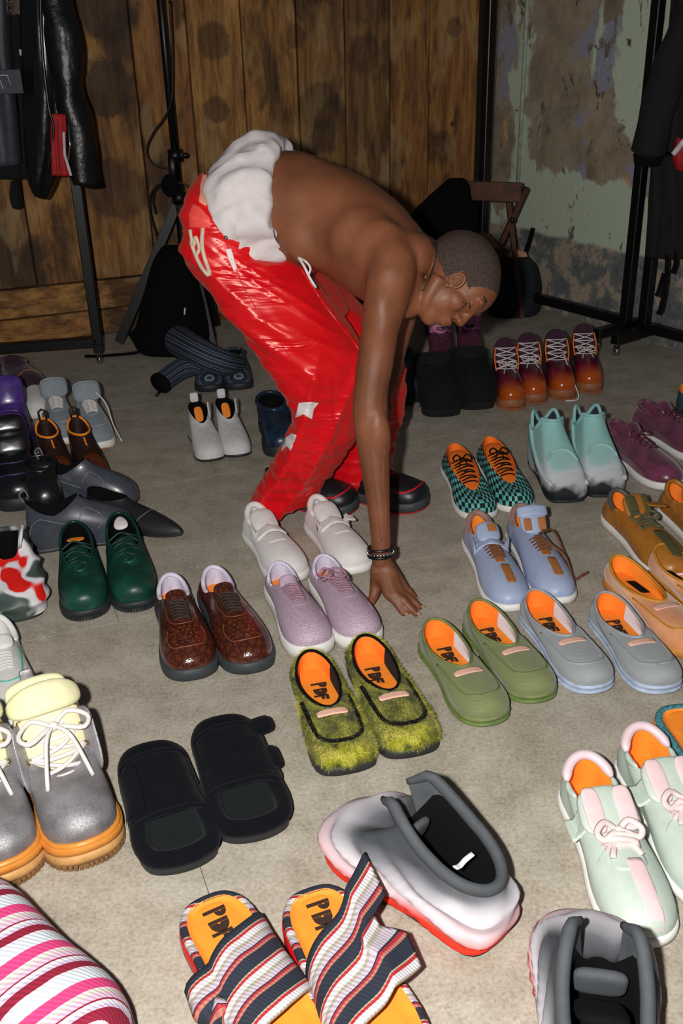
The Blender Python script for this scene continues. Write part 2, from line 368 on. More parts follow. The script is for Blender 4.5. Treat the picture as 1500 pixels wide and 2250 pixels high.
class Shoe:
    def __init__(s, name, label, group, toe, heel, L=None, W=.115, side=1, kind='round', zs=.028, toeh=.05, zh=.085, zm=.06, zt=.085, yh=.04, yt=.46, wr=.033,
                 up=None, sole=None, lining=None, insole=None, nv=16, bulge=.006, grow=.004, vampk=.40, backset=0, rimfn=None, tread=None, cat='shoe', layers=None, solein=.0, flare=0):
        a, b = G(*toe), G(*heel); d = a-b; s.L = L or float(np.linalg.norm(d)); L = s.L; s.W = W; s.side = side; s.kind = kind
        s.rz = math.atan2(-d[0], d[1]); t = d/np.linalg.norm(d)
        loc = a-t*L; s.root = thing(name, label, cat, (loc[0], loc[1], 0), s.rz, group)
        s.zs = zs; s.zt = zt; s.yt = yt*L; s.zh = zh; s.wr = wr; s.yh = yh*L; s.up = up; s.parts = {}
        O = outline(kind, L, W, side)
        # sole
        if sole:
            og = outline(kind, L, W, side, grow)
            lay = layers or [(sole, 0, zs, 'sole')]
            for (mm, z0, z1, nm) in lay:
                rings = []
                for g, z in ((-.004, z0), (grow, z0+.003), (grow+.001, (z0+z1)/2), (grow, z1-.003), (grow-.004, z1), (-.012, z1)):
                    q = outline(kind, L, W, side, g); rings.append([(p[0], p[1], z+s.rocker(p[1])) for p in q])
                mesh(nm, loft(rings, True, True, True), mm, s.root)
        if tread:
            ob = outline(kind, L, W, side, grow-.0012); lugs = []
            for i in range(0, NU):
                p, q = ob[i], ob[(i+1) % NU]; c = (p+q)/2; tt = (q-p); ln = np.linalg.norm(tt); tt /= ln
                ax = (Vector((tt[0], tt[1], 0)), Vector((tt[1], -tt[0], 0)), Vector((0, 0, 1)))
                lugs.append(box((c[0], c[1], .006), (ln*.82, .006, .011), ax, .001))
            mesh('tread', join(*lugs), tread, s.root, False, kind='stuff')
        # rim
        yc, hl = (yh*L+yt*L)/2, (yt-yh)*L/2
        rim = []
        for i in range(NU):
            an = 2*PI*i/NU; f = (1-math.cos(an))/2
            x = wr*math.sin(an)*(1+.12*math.cos(an)); y = yc-hl*math.cos(an)
            if f < .5: z = zm+(zh-zm)*(1-f*2)**1.6
            else: z = zm+(zt-zm)*((f-.5)*2)**1.3
            x *= (1 if True else 1)
            if rimfn: x, y, z = rimfn(an, f, x, y, z)
            rim.append((x, y-backset, z))
        s.rim = np.array(rim); z0 = zs-.002
        S = np.zeros((nv+1, NU, 3))
        for i in range(NU):
            an = 2*PI*i/NU; f = (1-math.cos(an))/2; ff = f**3
            P0 = np.array([O[i][0], O[i][1], z0+s.rocker(O[i][1])]); P3 = s.rim[i]
            outd = np.array([O[i][0], (O[i][1]-L/2)*.6, 0]); outd /= np.linalg.norm(outd)+1e-9
            hs = (P3[2]-z0)
            P1 = P0+np.array([0, 0, 1])*(hs*.55*(1-ff)+toeh*1.15*ff)+outd*(bulge*(1+ff*.6))
            dh = P3-P0; pl = math.hypot(dh[0], dh[1])
            vd = np.array([-dh[0], -dh[1], 0])
            P2 = P3+(1-ff)*(np.array([0, 0, -hs*.35])+outd*bulge*.6)+ff*(vd*vampk+np.array([0, 0, -max(P3[2]-z0-toeh, 0)*.62]))
            for j in range(nv+1):
                t_ = j/nv; S[j, i] = (1-t_)**3*P0+3*(1-t_)**2*t_*P1+3*(1-t_)*t_*t_*P2+t_**3*P3
        s.S = S
        v = [tuple(p) for r in S for p in r]; _, fc = loft([list(r) for r in S])
        uv = [(i/NU*2 if i <= NU/2 else (NU-i)/NU*2, j/nv) for j in range(nv+1) for i in range(NU)]
        if up: mesh('upper', (v, fc), up, s.root, uv=uv); s.parts['upper'] = 1
        s.bvh = BVHTree.FromPolygons([Vector(p) for p in v], fc)
        # lining + insole
        if lining:
            rr = [s.rim, s.rim*np.array([.9, 1, 1])+np.array([0, 0, -.012])]
            c = s.rim.mean(0); base = outline(kind, L, W, side, -.012); zi = z0+.006
            lo_ = []
            for i in range(NU):
                p = s.rim[i]; q = c+(p-c)*np.array([.95, .97, 1]); q[2] = zi+.01
                bx = base[i].copy(); bx[1] = min(bx[1], s.yt+.02)
                lo_.append((q[0]*.35+bx[0]*.65*.95, (q[1]*.4+bx[1]*.6), zi))
            mesh('lining', loft([list(map(tuple, r)) for r in rr]+[[((a[0]+b[0])/2, (a[1]+b[1])/2, a[2]*.45+b[2]*.55) for a, b in zip(rr[1], lo_)], lo_]), lining, s.root)
            s.zi = zi
            if insole:
                ins = [(p[0]*.995, p[1], p[2]+.0015) for p in lo_]
                mesh('insole', loft([ins, [(p[0]*.5, (p[1]-c[1])*.5+c[1], p[2]+.001) for p in ins], [(p[0]*.01, (p[1]-c[1])*.01+c[1], p[2]) for p in ins]]), insole, s.root)
    def rocker(s, y):
        t = max(0, (y/s.L-.72)/.28); h = max(0, (.12-y/s.L)/.12)
        return .010*t*t+.002*h*h
    def ray(s, x, y):
        h = s.bvh.ray_cast(Vector((x, y, .6)), Vector((0, 0, -1)))
        return h[0].z if h[0] else None
    def z(s, x, y, d=.03):
        q = s.ray(x, y); return d if q is None else q
    def collar(s, r, m, f0=0, f1=.85, name='collar', flat=None, off=0):
        ids = [i for i in range(NU) if f0 <= (1-math.cos(2*PI*i/NU))/2 <= f1]
        if f1 < .999: ids = sorted(ids, key=lambda i: i if i <= NU//2 else i-NU)
        cl = f1 >= .999
        if f0 > 0 and not cl:
            P2 = []
            for half in ([i for i in ids if i <= NU//2], [i for i in ids if i > NU//2]):
                pts = [tuple(s.rim[i]) for i in half]; rr = [r]*len(pts); rr[0] = rr[-1] = r*.4; rr[1] = rr[-2] = r*.8; mesh(name, tube(pts, rr, 8), m, s.root)
            return
        pts = [tuple(s.rim[i]+np.array([0, 0, off])) for i in ids]
        rr = [r]*len(pts)
        if not cl: rr[0] = rr[-1] = r*.4; rr[1] = rr[-2] = r*.8
        return mesh(name, tube(pts, rr, 8, cl), m, s.root)
    def line(s, uvs, r, m, name='stitching', off=None, closed=False):
        """tube laid on the upper along (u 0..1 round the shoe, v 0..1) points"""
        nv = s.S.shape[0]-1; P = []
        for u, v in catmull(uvs, len(uvs)*6, closed):
            a = (u % 1)*NU; i = int(a); fa = a-i; b = min(max(v, 0), 1)*nv; j = min(int(b), nv-1); fb = b-j
            q = lambda jj, ii: s.S[jj, ii % NU]
            p = (q(j, i)*(1-fa)+q(j, i+1)*fa)*(1-fb)+(q(j+1, i)*(1-fa)+q(j+1, i+1)*fa)*fb
            P.append(p)
        return mesh(name, tube(P, r, 6, closed), m, s.root)
    def drape(s, xy, r, m, name='seam', closed=False, off=0, flat=None):
        P = []; last = .05
        for x, y in catmull(xy, len(xy)*6, closed):
            q = s.ray(x, y); last = q if q is not None else last; P.append((x, y, last+off))
        return mesh(name, tube(P, r, 6, closed, flat), m, s.root)
    def patch(s, cx, cy, w_, h_, m, name='patch', pw=4, off=.0015, ang=0, nr=6, n=32, trap=0):
        rings = []; ca, sa = math.cos(ang), math.sin(ang); zl = s.z(cx, cy, .05)
        for k in range(nr+1):
            q = max(k/nr, .03); rg = []
            for i in range(n):
                a = 2*PI*i/n; c_, s_ = math.cos(a), math.sin(a)
                x = math.copysign(abs(c_)**(2/pw), c_)*q*w_/2; y = math.copysign(abs(s_)**(2/pw), s_)*q*h_/2
                x *= 1+trap*y/h_*2
                X, Y = cx+x*ca-y*sa, cy+x*sa+y*ca; z_ = s.ray(X, Y); z_ = zl if z_ is None else z_
                rg.append((X, Y, z_+off))
            rings.append(rg)
        rings.append([(p[0], p[1], p[2]-off*1.5) for p in rings[-1]])
        return mesh(name, loft(rings, True, True), m, s.root)
    def laces(s, rows, hw, r, m, name='lace', off=.002, cross=True, flat=None, arch=.004, one=None):
        parts = []
        def seg(x0, y0, x1, y1, up=0):
            za = s.z(x0, y0, s.zt)+off; zb = s.z(x1, y1, s.zt)+off; P = []
            for k in range(9):
                t = k/8; x = x0+(x1-x0)*t; y = y0+(y1-y0)*t; l = za*(1-t)+zb*t+arch*math.sin(PI*t)
                q = s.ray(x, y); P.append((x, y, max(l, (q or 0)+off)+up))
            P[0] = (x0, y0, za-r); P[-1] = (x1, y1, zb-r)
            parts.append(tube(P, r, 6, False, flat))
        for i, y in enumerate(rows):
            h = hw if not hasattr(hw, '__len__') else hw[0]+(hw[1]-hw[0])*i/max(len(rows)-1, 1)
            if i < len(rows)-1 and cross:
                y2 = rows[i+1]; seg(-h, y, h, y2); seg(h, y, -h, y2, r*1.5)
            if not cross or i == len(rows)-1: seg(-h, y, h, y)
        return mesh(name, join(*parts), m, s.root)
    def bow(s, c, m, r=.0022, sz=.03, name='lace_bow', ends=True, z=None, flat=None):
        x, y = c; z = z if z is not None else s.z(x, y, s.zt)+.006; P = []
        for sg in (-1, 1):
            pts = [(x, y, z), (x+sg*sz*.6, y-sz*.35, z+.012), (x+sg*sz*1.15, y+sz*.1, z+.006), (x+sg*sz*.9, y+sz*.5, z), (x+sg*sz*.3, y+sz*.2, z+.004), (x, y, z)]
            P.append(tube(catmull(pts, 24, False), r, 6, False, flat))
            if ends:
                e = [(x, y, z+.003), (x+sg*sz*.4, y+sz*.6, z-.004)]
                e.append((x+sg*sz*.75, y+sz*1.4, s.z(x+sg*sz*.75, y+sz*1.4, .04)+.004))
                P.append(tube(catmull(e, 12, False), r*.9, 6, False, flat))
        P.append(ellipsoid((x, y, z+.002), (r*2.4, r*2, r*2), nu=8, nv=6))
        return mesh(name, join(*P), m, s.root)
    def tongue(s, w_, ln, m, y=None, z=None, lean=.9, th=.012, name='tongue', taper=0, pw=3.2, curl=0, sag=-.008, x=0, base=0):
        """lean: angle from the horizontal, leaning back towards the heel"""
        y = s.yt if y is None else y; z = s.zt if z is None else z
        yd = Vector((0, -math.cos(lean), math.sin(lean))); c = Vector((x, y, z))+yd*(ln/2-base)
        s.tg = (c, yd)
        return mesh(name, pad(c, Vector((1, 0, 0)), yd, w_, ln, th, pw, curl, taper, sag=sag), m, s.root)
    def text(s, y, size=.045, z=None, x=0, m=None):
        z = z if z is not None else s.zi+.0035
        mesh('insole_print', pdf_logo(size, (x, y, z)), m or INK, s.root, False)
def pdf_logo(h, c):
    """heavy stencil letters P D F, one below the other along the foot, each stepping sideways"""
    V, Fc = [], []; t = h*.05
    def poly(pts):
        n = len(V); k = len(pts)
        for z in (0, .0006):
            for a, b in pts: V.append((c[0]-b*h, c[1]+a*h, c[2]+z))
        Fc.append(tuple(range(n+k-1, n-1, -1))); Fc.append(tuple(range(n+k, n+2*k)))
        Fc.extend((n+i, n+(i+1) % k, n+k+(i+1) % k, n+k+i) for i in range(k))
    def bowl(x0, cy, r1, r0, a0=-PI/2, a1=PI/2):
        o = [(x0+r1*math.cos(a0+(a1-a0)*k/8)*1.15, cy+r1*math.sin(a0+(a1-a0)*k/8)) for k in range(9)]
        q = [(x0+r0*math.cos(a1+(a0-a1)*k/5), cy+r0*math.sin(a1+(a0-a1)*k/5)) for k in range(6)]
        poly(o+q)
    # coordinates: a along the foot, b up the letter
    oP, oD, oF = (-.62, .05), (-.12, 0), (.42, -.05)
    poly([(oP[0], oP[1]-.42), (oP[0]+.15, oP[1]-.42), (oP[0]+.15, oP[1]+.42), (oP[0], oP[1]+.42)]); bowl(oP[0]+.17, oP[1]+.19, .22, .04)
    poly([(oD[0], oD[1]-.36), (oD[0]+.15, oD[1]-.36), (oD[0]+.15, oD[1]+.36), (oD[0], oD[1]+.36)]); bowl(oD[0]+.17, oD[1], .36, .06)
    poly([(oF[0], oF[1]-.38), (oF[0]+.14, oF[1]-.38), (oF[0]+.14, oF[1]+.38), (oF[0], oF[1]+.38)])
    poly([(oF[0]+.16, oF[1]+.2), (oF[0]+.42, oF[1]+.2), (oF[0]+.42, oF[1]+.38), (oF[0]+.16, oF[1]+.38)])
    poly([(oF[0]+.16, oF[1]-.02), (oF[0]+.36, oF[1]-.02), (oF[0]+.36, oF[1]+.15), (oF[0]+.16, oF[1]+.15)])
    return V, Fc
def pair(fn, a, b, **kw):
    return fn(0, *a, **kw), fn(1, *b, **kw)
LR = ['left', 'right']
# ---- moccasins
def mocc(i, toe, heel, col, labels, group, up, pip, sole, lining, side=None, patchm=None, print_=True, L=None, seam_r=.0022, layers=None, W=.118, fur=None, ins=ORANGE, rawseam=None):
    s = Shoe('moccasin', labels[i], group, toe, heel, L, W, 1 if i else -1, 'square' if fur else 'round', zs=.024, toeh=.048, zh=.078, zm=.058, zt=.066, yh=.012, yt=.57, wr=.044,
             up=up, sole=sole, lining=lining, insole=ins, bulge=.010, vampk=.5, layers=layers, grow=.003)
    s.collar(.0035, pip, 0, 1, 'piping')
    L = s.L; W = s.W
    # apron seam round the vamp
    xy = [(-W*.40, L*.44), (-W*.39, L*.56), (-W*.385, L*.68), (-W*.34, L*.82), (-W*.18, L*.885), (0, L*.9), (W*.18, L*.885), (W*.34, L*.82), (W*.385, L*.68), (W*.39, L*.56), (W*.40, L*.44)]
    s.drape(xy, seam_r, rawseam or pip, 'apron_seam', flat=1.5)
    if patchm: s.patch(0, L*.625, .066, .018, patchm, 'bar_patch', 5, ang=0, off=.0035 if fur else .002)
    if print_: s.text(L*.265, .042, x=.003*s.side)
    return s
def m_heel(name, col):
    m, nt, b = nodes(name); v = sep(nt, objc(nt)); f = math_(nt, 'LESS_THAN', math_(nt, 'MULTIPLY_ADD', v[2], .35, v[1]), .070)
    nt.links.new(mix(nt, f, col, (250, 130, 34)), b.inputs['Base Color']); b.inputs['Roughness'].default_value = .85; return m
HEELW = m_heel('white_lining_orange_heel', (215, 208, 212)); HEELB = m_heel('black_lining_orange_heel', (16, 17, 20))
gcord = m_cord('olive_corduroy', (128, 136, 90), (98, 106, 62)); olv = mat('olive_trim', (112, 124, 74), .8, bs=.2)
olv2 = mat('olive_rubber', (98, 118, 60), .6)
G1 = 'olive corduroy moccasins'
for i, (t, h) in enumerate((((1082, 1603), (946, 1418)), ((1190, 1552), (1042, 1375)))):
    mocc(i, t, h, None, ['left olive green corduroy moccasin, the one nearer the fingertips', 'right olive green corduroy moccasin, touching the grey corduroy pair'], G1, gcord, olv, olv2, HEELW, patchm=PINKP,
         layers=[(olv2, 0, .011, 'sole'), (olv, .0125, .024, 'midsole')])
gc2 = m_cord('grey_corduroy', (158, 164, 166), (132, 138, 142)); gtr = mat('grey_trim', (150, 157, 160), .8, bs=.2); gsl = mat('pale_blue_rubber', (168, 182, 205), .6)
for i, (t, h) in enumerate((((1312, 1532), (1165, 1352)), ((1462, 1533), (1318, 1358)))):
    mocc(i, t, h, None, ['left light grey corduroy moccasin, next to the olive pair', 'right light grey corduroy moccasin, near the right edge'], 'grey corduroy moccasins', gc2, gtr, gsl, HEELW, patchm=PINKP,
         layers=[(gsl, 0, .010, 'sole'), (gsl, .0115, .024, 'midsole')])
omt, nt, b = nodes('peach_hair'); c = ramp(nt, noi(nt, 9, objc(nt)), [(.3, (200, 122, 66)), (.7, (236, 176, 132))]); nt.links.new(c, b.inputs['Base Color']); b.inputs['Roughness'].default_value = .8; b.inputs['Sheen Weight'].default_value = .5; bump(nt, b, noi(nt, 260, objc(nt, (1, .2, 1))), .4)
opip = mat('ochre_piping', (200, 140, 40), .7)
for i, (t, h) in enumerate((((1535, 1455), (1345, 1275)), ((1635, 1420), (1440, 1250)))):
    s = mocc(i, t, h, None, ['left peach ponyhair moccasin with a dark logo label inside', 'right peach ponyhair moccasin, half outside the right edge'], 'peach ponyhair moccasins', omt, opip, mat('tan_sole', (196, 130, 60), .6), ORANGE, patchm=PINKP, print_=False)
    s.patch; L = s.L
    mesh('label', pad((.012*(1 if i else -1)+.012, L*.30, .047), Vector((1, .15, .25)), Vector((0, 1, .1)), .032, .075, .002, 8), BLACKFAB, s.root)
# furry
def m_fur():
    m, nt, b = nodes('yellow_black_fur'); t = nt.nodes.new('ShaderNodeTexCoord')
    c = ramp(nt, noi(nt, 26, t.outputs['Object'], 4, .6, .6), [(.33, (34, 36, 12)), (.41, (118, 120, 24)), (.50, (176, 176, 42)), (.70, (216, 206, 96))])
    nt.links.new(c, b.inputs['Base Color']); b.inputs['Roughness'].default_value = .55; b.inputs['Sheen Weight'].default_value = .1; return m
FUR = m_fur()
def fur_on(s, m, n=14000, ln=.011, seed=1, skip=None, name='fur', wdt=.0006, S=None, cone=.45):
    rnd = np.random.RandomState(seed); S = s.S if S is None else S; nv, nu = S.shape[0]-1, S.shape[1]; V, Fc = [], []
    q1 = np.roll(S, -1, 1); ar = np.linalg.norm(np.cross(q1[:-1]-S[:-1], S[1:]-S[:-1]), axis=2).ravel(); pick = rnd.choice(len(ar), n, p=ar/ar.sum())
    J = pick//nu+rnd.rand(n)*.999; I = pick % nu+rnd.rand(n)*.999
    for a, bb in zip(J, I):
        j = min(int(a), nv-1); i = int(bb) % nu; fa, fb = a-j, bb-int(bb)
        p = (S[j, i]*(1-fb)+S[j, (i+1) % nu]*fb)*(1-fa)+(S[j+1, i]*(1-fb)+S[j+1, (i+1) % nu]*fb)*fa
        if skip and skip(p): continue
        d1 = S[j+1, i]-S[j, i]; d2 = S[j, (i+1) % nu]-S[j, i]; nn = np.cross(d2, d1); l = np.linalg.norm(nn)
        if l < 1e-12: continue
        nn /= l
        q = mn.noise_vector(Vector(p*22.)); lay = np.array([q.x*.9, .9+q.y*.6, q.z*.3]); lay -= nn*lay.dot(nn); dd = lay*.9+nn*cone+rnd.randn(3)*.22; dd /= np.linalg.norm(dd)
        sd = np.cross(dd, nn); sd /= np.linalg.norm(sd)+1e-9; l = ln*(.6+rnd.rand()*.7)
        k = len(V); V += [p-sd*wdt, p+sd*wdt, p+dd*l]; Fc.append((k, k+1, k+2))
    return mesh(name, (V, Fc), m, s.root, False, kind='stuff')
fbase = mat('fur_base', (92, 92, 24), .9, var=.4)
for i, (t, h) in enumerate((((768, 1710), (680, 1490)), ((912, 1672), (798, 1455)))):
    s = mocc(i, t, h, None, ['left shaggy yellow and black fur moccasin with pink bar', 'right shaggy yellow and black fur moccasin with pink bar'], 'furry moccasins', fbase, BLACKFAB, BLACKRUB, HEELB, patchm=PINKP, fur=True, seam_r=.004, W=.125)
    Lf, Wf = s.L, s.W
    def skip(p, Lf=Lf, Wf=Wf):
        x, y = p[0], p[1]; 
        if abs(x) < .036 and abs(y-Lf*.625) < .010: return True
        # clear the black seam
        return y > Lf*.35 and abs(max(abs(x)/(Wf*.385), 0)**4+max((y-Lf*.5)/(Lf*.4), 0)**4-1) < .10
    fur_on(s, FUR, 20000, .013, 3+i, skip)
# ---- laced sneakers
def sneaker(i, toe, heel, labels, group, up, sole, lining, lace, coll=None, insole=ORANGE, W=.112, L=None, kind='round', zs=.03, rows=6, hw=(.021, .015), tong=None, tw=.055, tl=.055, tlean=.75, yt=.36,
            zt=.092, zh=.090, zm=.062, wr=.035, toeh=.052, collr=.0045, lr=.0022, bow=False, y0=.40, y1=.62, **kw):
    s = Shoe('sneaker', labels[i], group, toe, heel, L, W, 1 if i else -1, kind, zs=zs, toeh=toeh, zh=zh, zm=zm, zt=zt, yt=yt, wr=wr, up=up, sole=sole, lining=lining, insole=insole, **kw)
    L = s.L
    if coll: s.collar(collr, coll, 0, .62)
    if tong: s.tongue(tw, tl, tong, y=L*yt+.012, z=zt-.006, lean=tlean, th=.009)
    if lace: s.laces([L*(y0+(y1-y0)*k/(rows-1)) for k in range(rows)], hw, lr, lace)
    return s
# brown crocodile
m, nt, b = nodes('brown_crocodile'); oc = objc(nt)
vo = N(nt, 'ShaderNodeTexVoronoi', Scale=62.0); vo.feature = 'DISTANCE_TO_EDGE'; nt.links.new(objc(nt, (1, .8, 1)), vo.inputs['Vector'])
cr = ramp(nt, vo.outputs['Distance'], [(0, (34, 13, 8)), (.06, (72, 32, 20)), (.3, (90, 42, 26))]); nt.links.new(cr, b.inputs['Base Color']); b.inputs['Roughness'].default_value = .25; b.inputs['Coat Weight'].default_value = .6
bump(nt, b, math_(nt, 'MINIMUM', vo.outputs['Distance'], .08), .6, .004); CROC = m
browntrim = mat('brown_trim', (124, 72, 46), .5); dklace = mat('dark_brown_lace', (52, 34, 28), .8, bs=.3, bsc=900); lilin = mat('lilac_lining', (205, 198, 218), .85, bs=.1)
charcoal = mat('charcoal_rubber', (52, 58, 62), .6, bs=.1)
for i, (t, h) in enumerate((((428, 1503), (378, 1322)), ((562, 1487), (468, 1305)))):
    s = sneaker(i, t, h, ['left brown crocodile leather lace-up on a dark chunky sole', 'right brown crocodile leather lace-up on a dark chunky sole'], 'brown crocodile sneakers', CROC, charcoal, lilin, dklace, lilin, W=.128, rows=7, tong=CROC, tw=.05, tl=.035, tlean=.5, zs=.032, toeh=.054, collr=.006, lr=.0028, hw=(.026, .018))
    L, W = s.L, s.W
    s.drape([(-.030, L*.36), (-.031, L*.5), (-.027, L*.62), (-.012, L*.67), (.012, L*.67), (.027, L*.62), (.031, L*.5), (.030, L*.36)], .0014, browntrim, 'eyestay_edge')
    s.drape([(-.038, L*.68), (-.044, L*.77), (-.034, L*.87), (0, L*.9), (.034, L*.87), (.044, L*.77), (.038, L*.68)], .0016, browntrim, 'toe_seam')
    for sg in (-1, 1): s.drape([(sg*.012, L*.335), (sg*.014, L*.40)], .0012, WHITEFAB, 'tongue_edge')
    holes = []
    for r_ in range(5):
        for c_ in range(5):
            x = (c_-2)*.0125+(r_ % 2)*.004; y = L*(.71+r_*.037)
            holes.append(ellipsoid((x, y, s.z(x, y)+.0002), (.0022, .0022, .0012), nu=6, nv=4))
    mesh('perforation', join(*holes), browntrim, s.root, kind='stuff')
# lilac
m, nt, b = nodes('lilac_scale_leather'); vo = N(nt, 'ShaderNodeTexVoronoi', Scale=190.0, Randomness=.6); vo.feature = 'DISTANCE_TO_EDGE'; nt.links.new(objc(nt, (1, 1.4, 1)), vo.inputs['Vector'])
nt.links.new(ramp(nt, vo.outputs['Distance'], [(0, (160, 138, 156)), (.2, (196, 174, 190))]), b.inputs['Base Color']); b.inputs['Roughness'].default_value = .45; bump(nt, b, vo.outputs['Distance'], .5, .003); LIL = m
lilace = mat('mauve_lace', (160, 122, 138), .85, bs=.3, bsc=900); mauve = mat('lilac_plain', (186, 162, 180), .6)
for i, (t, h) in enumerate((((694, 1452), (610, 1296)), ((806, 1432), (706, 1280)))):
    s = sneaker(i, t, h, ['left lilac scale-embossed sneaker with neat laces', 'right lilac scale-embossed sneaker with a coiled lace bow'], 'lilac sneakers', LIL, WHITERUB, lilin, lilace, lilin, W=.118, rows=7, tong=mauve, tw=.046, tl=.035, tlean=.55, zs=.034, lr=.0026, collr=.005)
    L = s.L
    s.drape([(-.030, L*.36), (-.031, L*.5), (-.027, L*.62), (-.012, L*.67), (.012, L*.67), (.027, L*.62), (.031, L*.5), (.030, L*.36)], .0012, mauve, 'eyestay_edge')
    s.drape([(-.040, L*.72), (-.040, L*.82), (-.02, L*.9), (0, L*.91), (.02, L*.9), (.040, L*.82), (.040, L*.72)], .0013, mauve, 'toe_seam')
    if i:
        P = [(.028*math.cos(a)*(1-a*.022)+.004, L*.44+.028*math.sin(a)*(1-a*.022), .105+.008*math.sin(a*1.7)) for a in np.linspace(0, 15, 60)]
        mesh('lace_bow', join(tube(P, .0032, 6), tube([(p[0]*.7+.03, p[1]*.8+L*.08, p[2]+.006) for p in P[:40]], .003, 6)), lilace, s.root)
# white strapped
wfelt = mat('white_felt', (218, 214, 212), .9, var=.04, bs=.25, bsc=500, sheen=.2)
for i, (t, h) in enumerate((((648, 1288), (557, 1172)), ((790, 1268), (692, 1155)))):
    s = sneaker(i, t, h, ['left plain white felt sneaker with a strap, behind the lilac pair', 'right plain white felt sneaker, beside the braceleted wrist'], 'white felt sneakers', wfelt, WHITERUB, wfelt, None, wfelt, W=.118, yt=.33, collr=.010, zh=.10, zm=.075, zt=.09, wr=.028, toeh=.056, zs=.026)
    L = s.L; s.tongue(.074, .085, wfelt, y=L*.44, z=.080, lean=.34, th=.020)
    s.patch(0, L*.45, .092, .040, wfelt, 'strap', 7, off=.006, ang=.05)
    s.patch(.0, L*.60, .05, .05, wfelt, 'vamp_panel', 5, off=.002)
    if i: mesh('strap_tip', pad((-.050, L*.45, .085), Vector((1, 0, .3)), Vector((0, 1, 0)), .03, .038, .006, 5), wfelt, s.root)
# blue striped
blu = mat('pale_blue_leather', (158, 172, 202), .45, var=.04); tan = mat('tan_leather', (162, 104, 56), .5, var=.08, bs=.1); brl = mat('brown_lining', (150, 110, 100), .6, sheen=.3); tanlace = mat('brown_lace', (112, 68, 42), .8)
for i, (t, h) in enumerate((((1128, 1352), (1040, 1188)), ((1232, 1336), (1135, 1172)))):
    s = sneaker(i, t, h, ['left pale blue sneaker with brown stripe, strap fastened', 'right pale blue sneaker with brown stripe, strap and laces loose'], 'pale blue and brown sneakers', blu, WHITERUB, ORANGE, tanlace, brl, W=.116, yt=.34, collr=.009, zh=.098, zm=.07, rows=5, y0=.47, y1=.62, wr=.033, zs=.022, hw=(.024, .018), lr=.0018)
    L = s.L
    s.tongue(.066 if i == 0 else .074, .060 if i == 0 else .085, blu, y=L*.42, z=.088, lean=.55 if i == 0 else .8, th=.012)
    c, yd = s.tg; xd = Vector((1, 0, 0)); zd = upv(xd, yd)
    if i == 0:
        s.patch(0, L*.425, .098, .030, blu, 'strap', 7, off=.006, ang=-.12)
        mesh('tongue_stripe', pad(c+zd*.007+yd*.008-xd*.010, xd, yd, .024, .025, .002, 8), tan, s.root)
    else:
        mesh('strap', pad(c+zd*.007+yd*.022, xd, yd, .086, .030, .006, 7, sag=-.012), blu, s.root)
        mesh('tongue_stripe', pad(c+zd*.0065-yd*.016-xd*.02, xd, yd, .022, .036, .002, 8), tan, s.root)
        mesh('tongue_stripe', pad(c+zd*.0065-yd*.016+xd*.02, xd, yd, .022, .036, .002, 8), tan, s.root)
        mesh('loose_lace', join(tube(catmull([(-.018, L*.45, .105), (0, L*.5, .1), (-.02, L*.6, .092), (-.05, L*.66, .07), (-.075, L*.7, .01), (-.10, L*.66, .004), (-.125, L*.62, .004)], 40, False), .0028, 6, flat=1.6),
             tube(catmull([(-.02, L*.44, .1), (-.05, L*.4, .09), (-.07, L*.46, .05), (-.085, L*.55, .01), (-.09, L*.45, .004)], 30, False), .0028, 6, flat=1.6)), tanlace, s.root)
    s.patch(0, L*.56, .024, .10, tan, 'tongue_panel', 6, off=.0008)
    s.patch(-.006, L*.80, .024, .075, tan, 'toe_stripe', 8, off=.0012)
# checker
def m_checker():
    m, nt, b = nodes('teal_black_checker'); oc = nt.nodes.new('ShaderNodeTexCoord'); v = sep(nt, oc.outputs['UV'])
    cb = nt.nodes.new('ShaderNodeCombineXYZ'); nt.links.new(math_(nt, 'MULTIPLY', v[0], 26), cb.inputs[0]); nt.links.new(math_(nt, 'MULTIPLY', v[1], 7), cb.inputs[1])
    ck = N(nt, 'ShaderNodeTexChecker', Scale=1.0); nt.links.new(cb.outputs[0], ck.inputs['Vector'])
    nt.links.new(mix(nt, ck.outputs['Fac'], (8, 14, 18), ramp(nt, noi(nt, 30, oc.outputs['Object']), [(.35, (40, 150, 140)), (.6, (110, 190, 186))])), b.inputs['Base Color']); b.inputs['Roughness'].default_value = .85; return m
CHK = m_checker(); orfab = mat('orange_lining', (250, 118, 24), .8, var=.06, bs=.2)
for i, (t, h) in enumerate((((1058, 1150), (992, 1028)), ((1142, 1134), (1068, 1012)))):
    s = sneaker(i, t, h, ['left teal and black checkerboard sneaker with orange inside', 'right teal and black checkerboard sneaker with orange inside'], 'checkerboard sneakers', CHK, WHITERUB, orfab, None, None, W=.122, yt=.74, wr=.042, zm=.078, zh=.095, zt=.060, zs=.022, insole=orfab)
    L = s.L
    s.tongue(.078, L*.58, orfab, y=L*.75, z=.054, lean=.17, th=.012, name='tongue')
    R = [L*(.36+.07*k) for k in range(5)]
    parts = []
    for k, y in enumerate(R):
        z0 = .085-.006*k
        parts.append(tube(catmull([(-.036, y-.01, z0-.008), (-.012, y, z0+.010), (.015, y+.004, z0+.010), (.036, y-.006, z0-.008)], 12, False), .0022))
        if k < 4: parts.append(tube(catmull([(-.036, y-.01, z0-.008), (0, y+.018, z0+.012), (.036, y+.010, z0-.012)], 12, False), .0022))
    mesh('lace', join(*parts), BLACKFAB, s.root); s.bow((.004, L*.38), BLACKFAB, .0022, .026, z=.098)
    mesh('lace_bead', ellipsoid((.01, L*.56, .09), (.006, .006, .006), nu=8, nv=6), CHK, s.root)
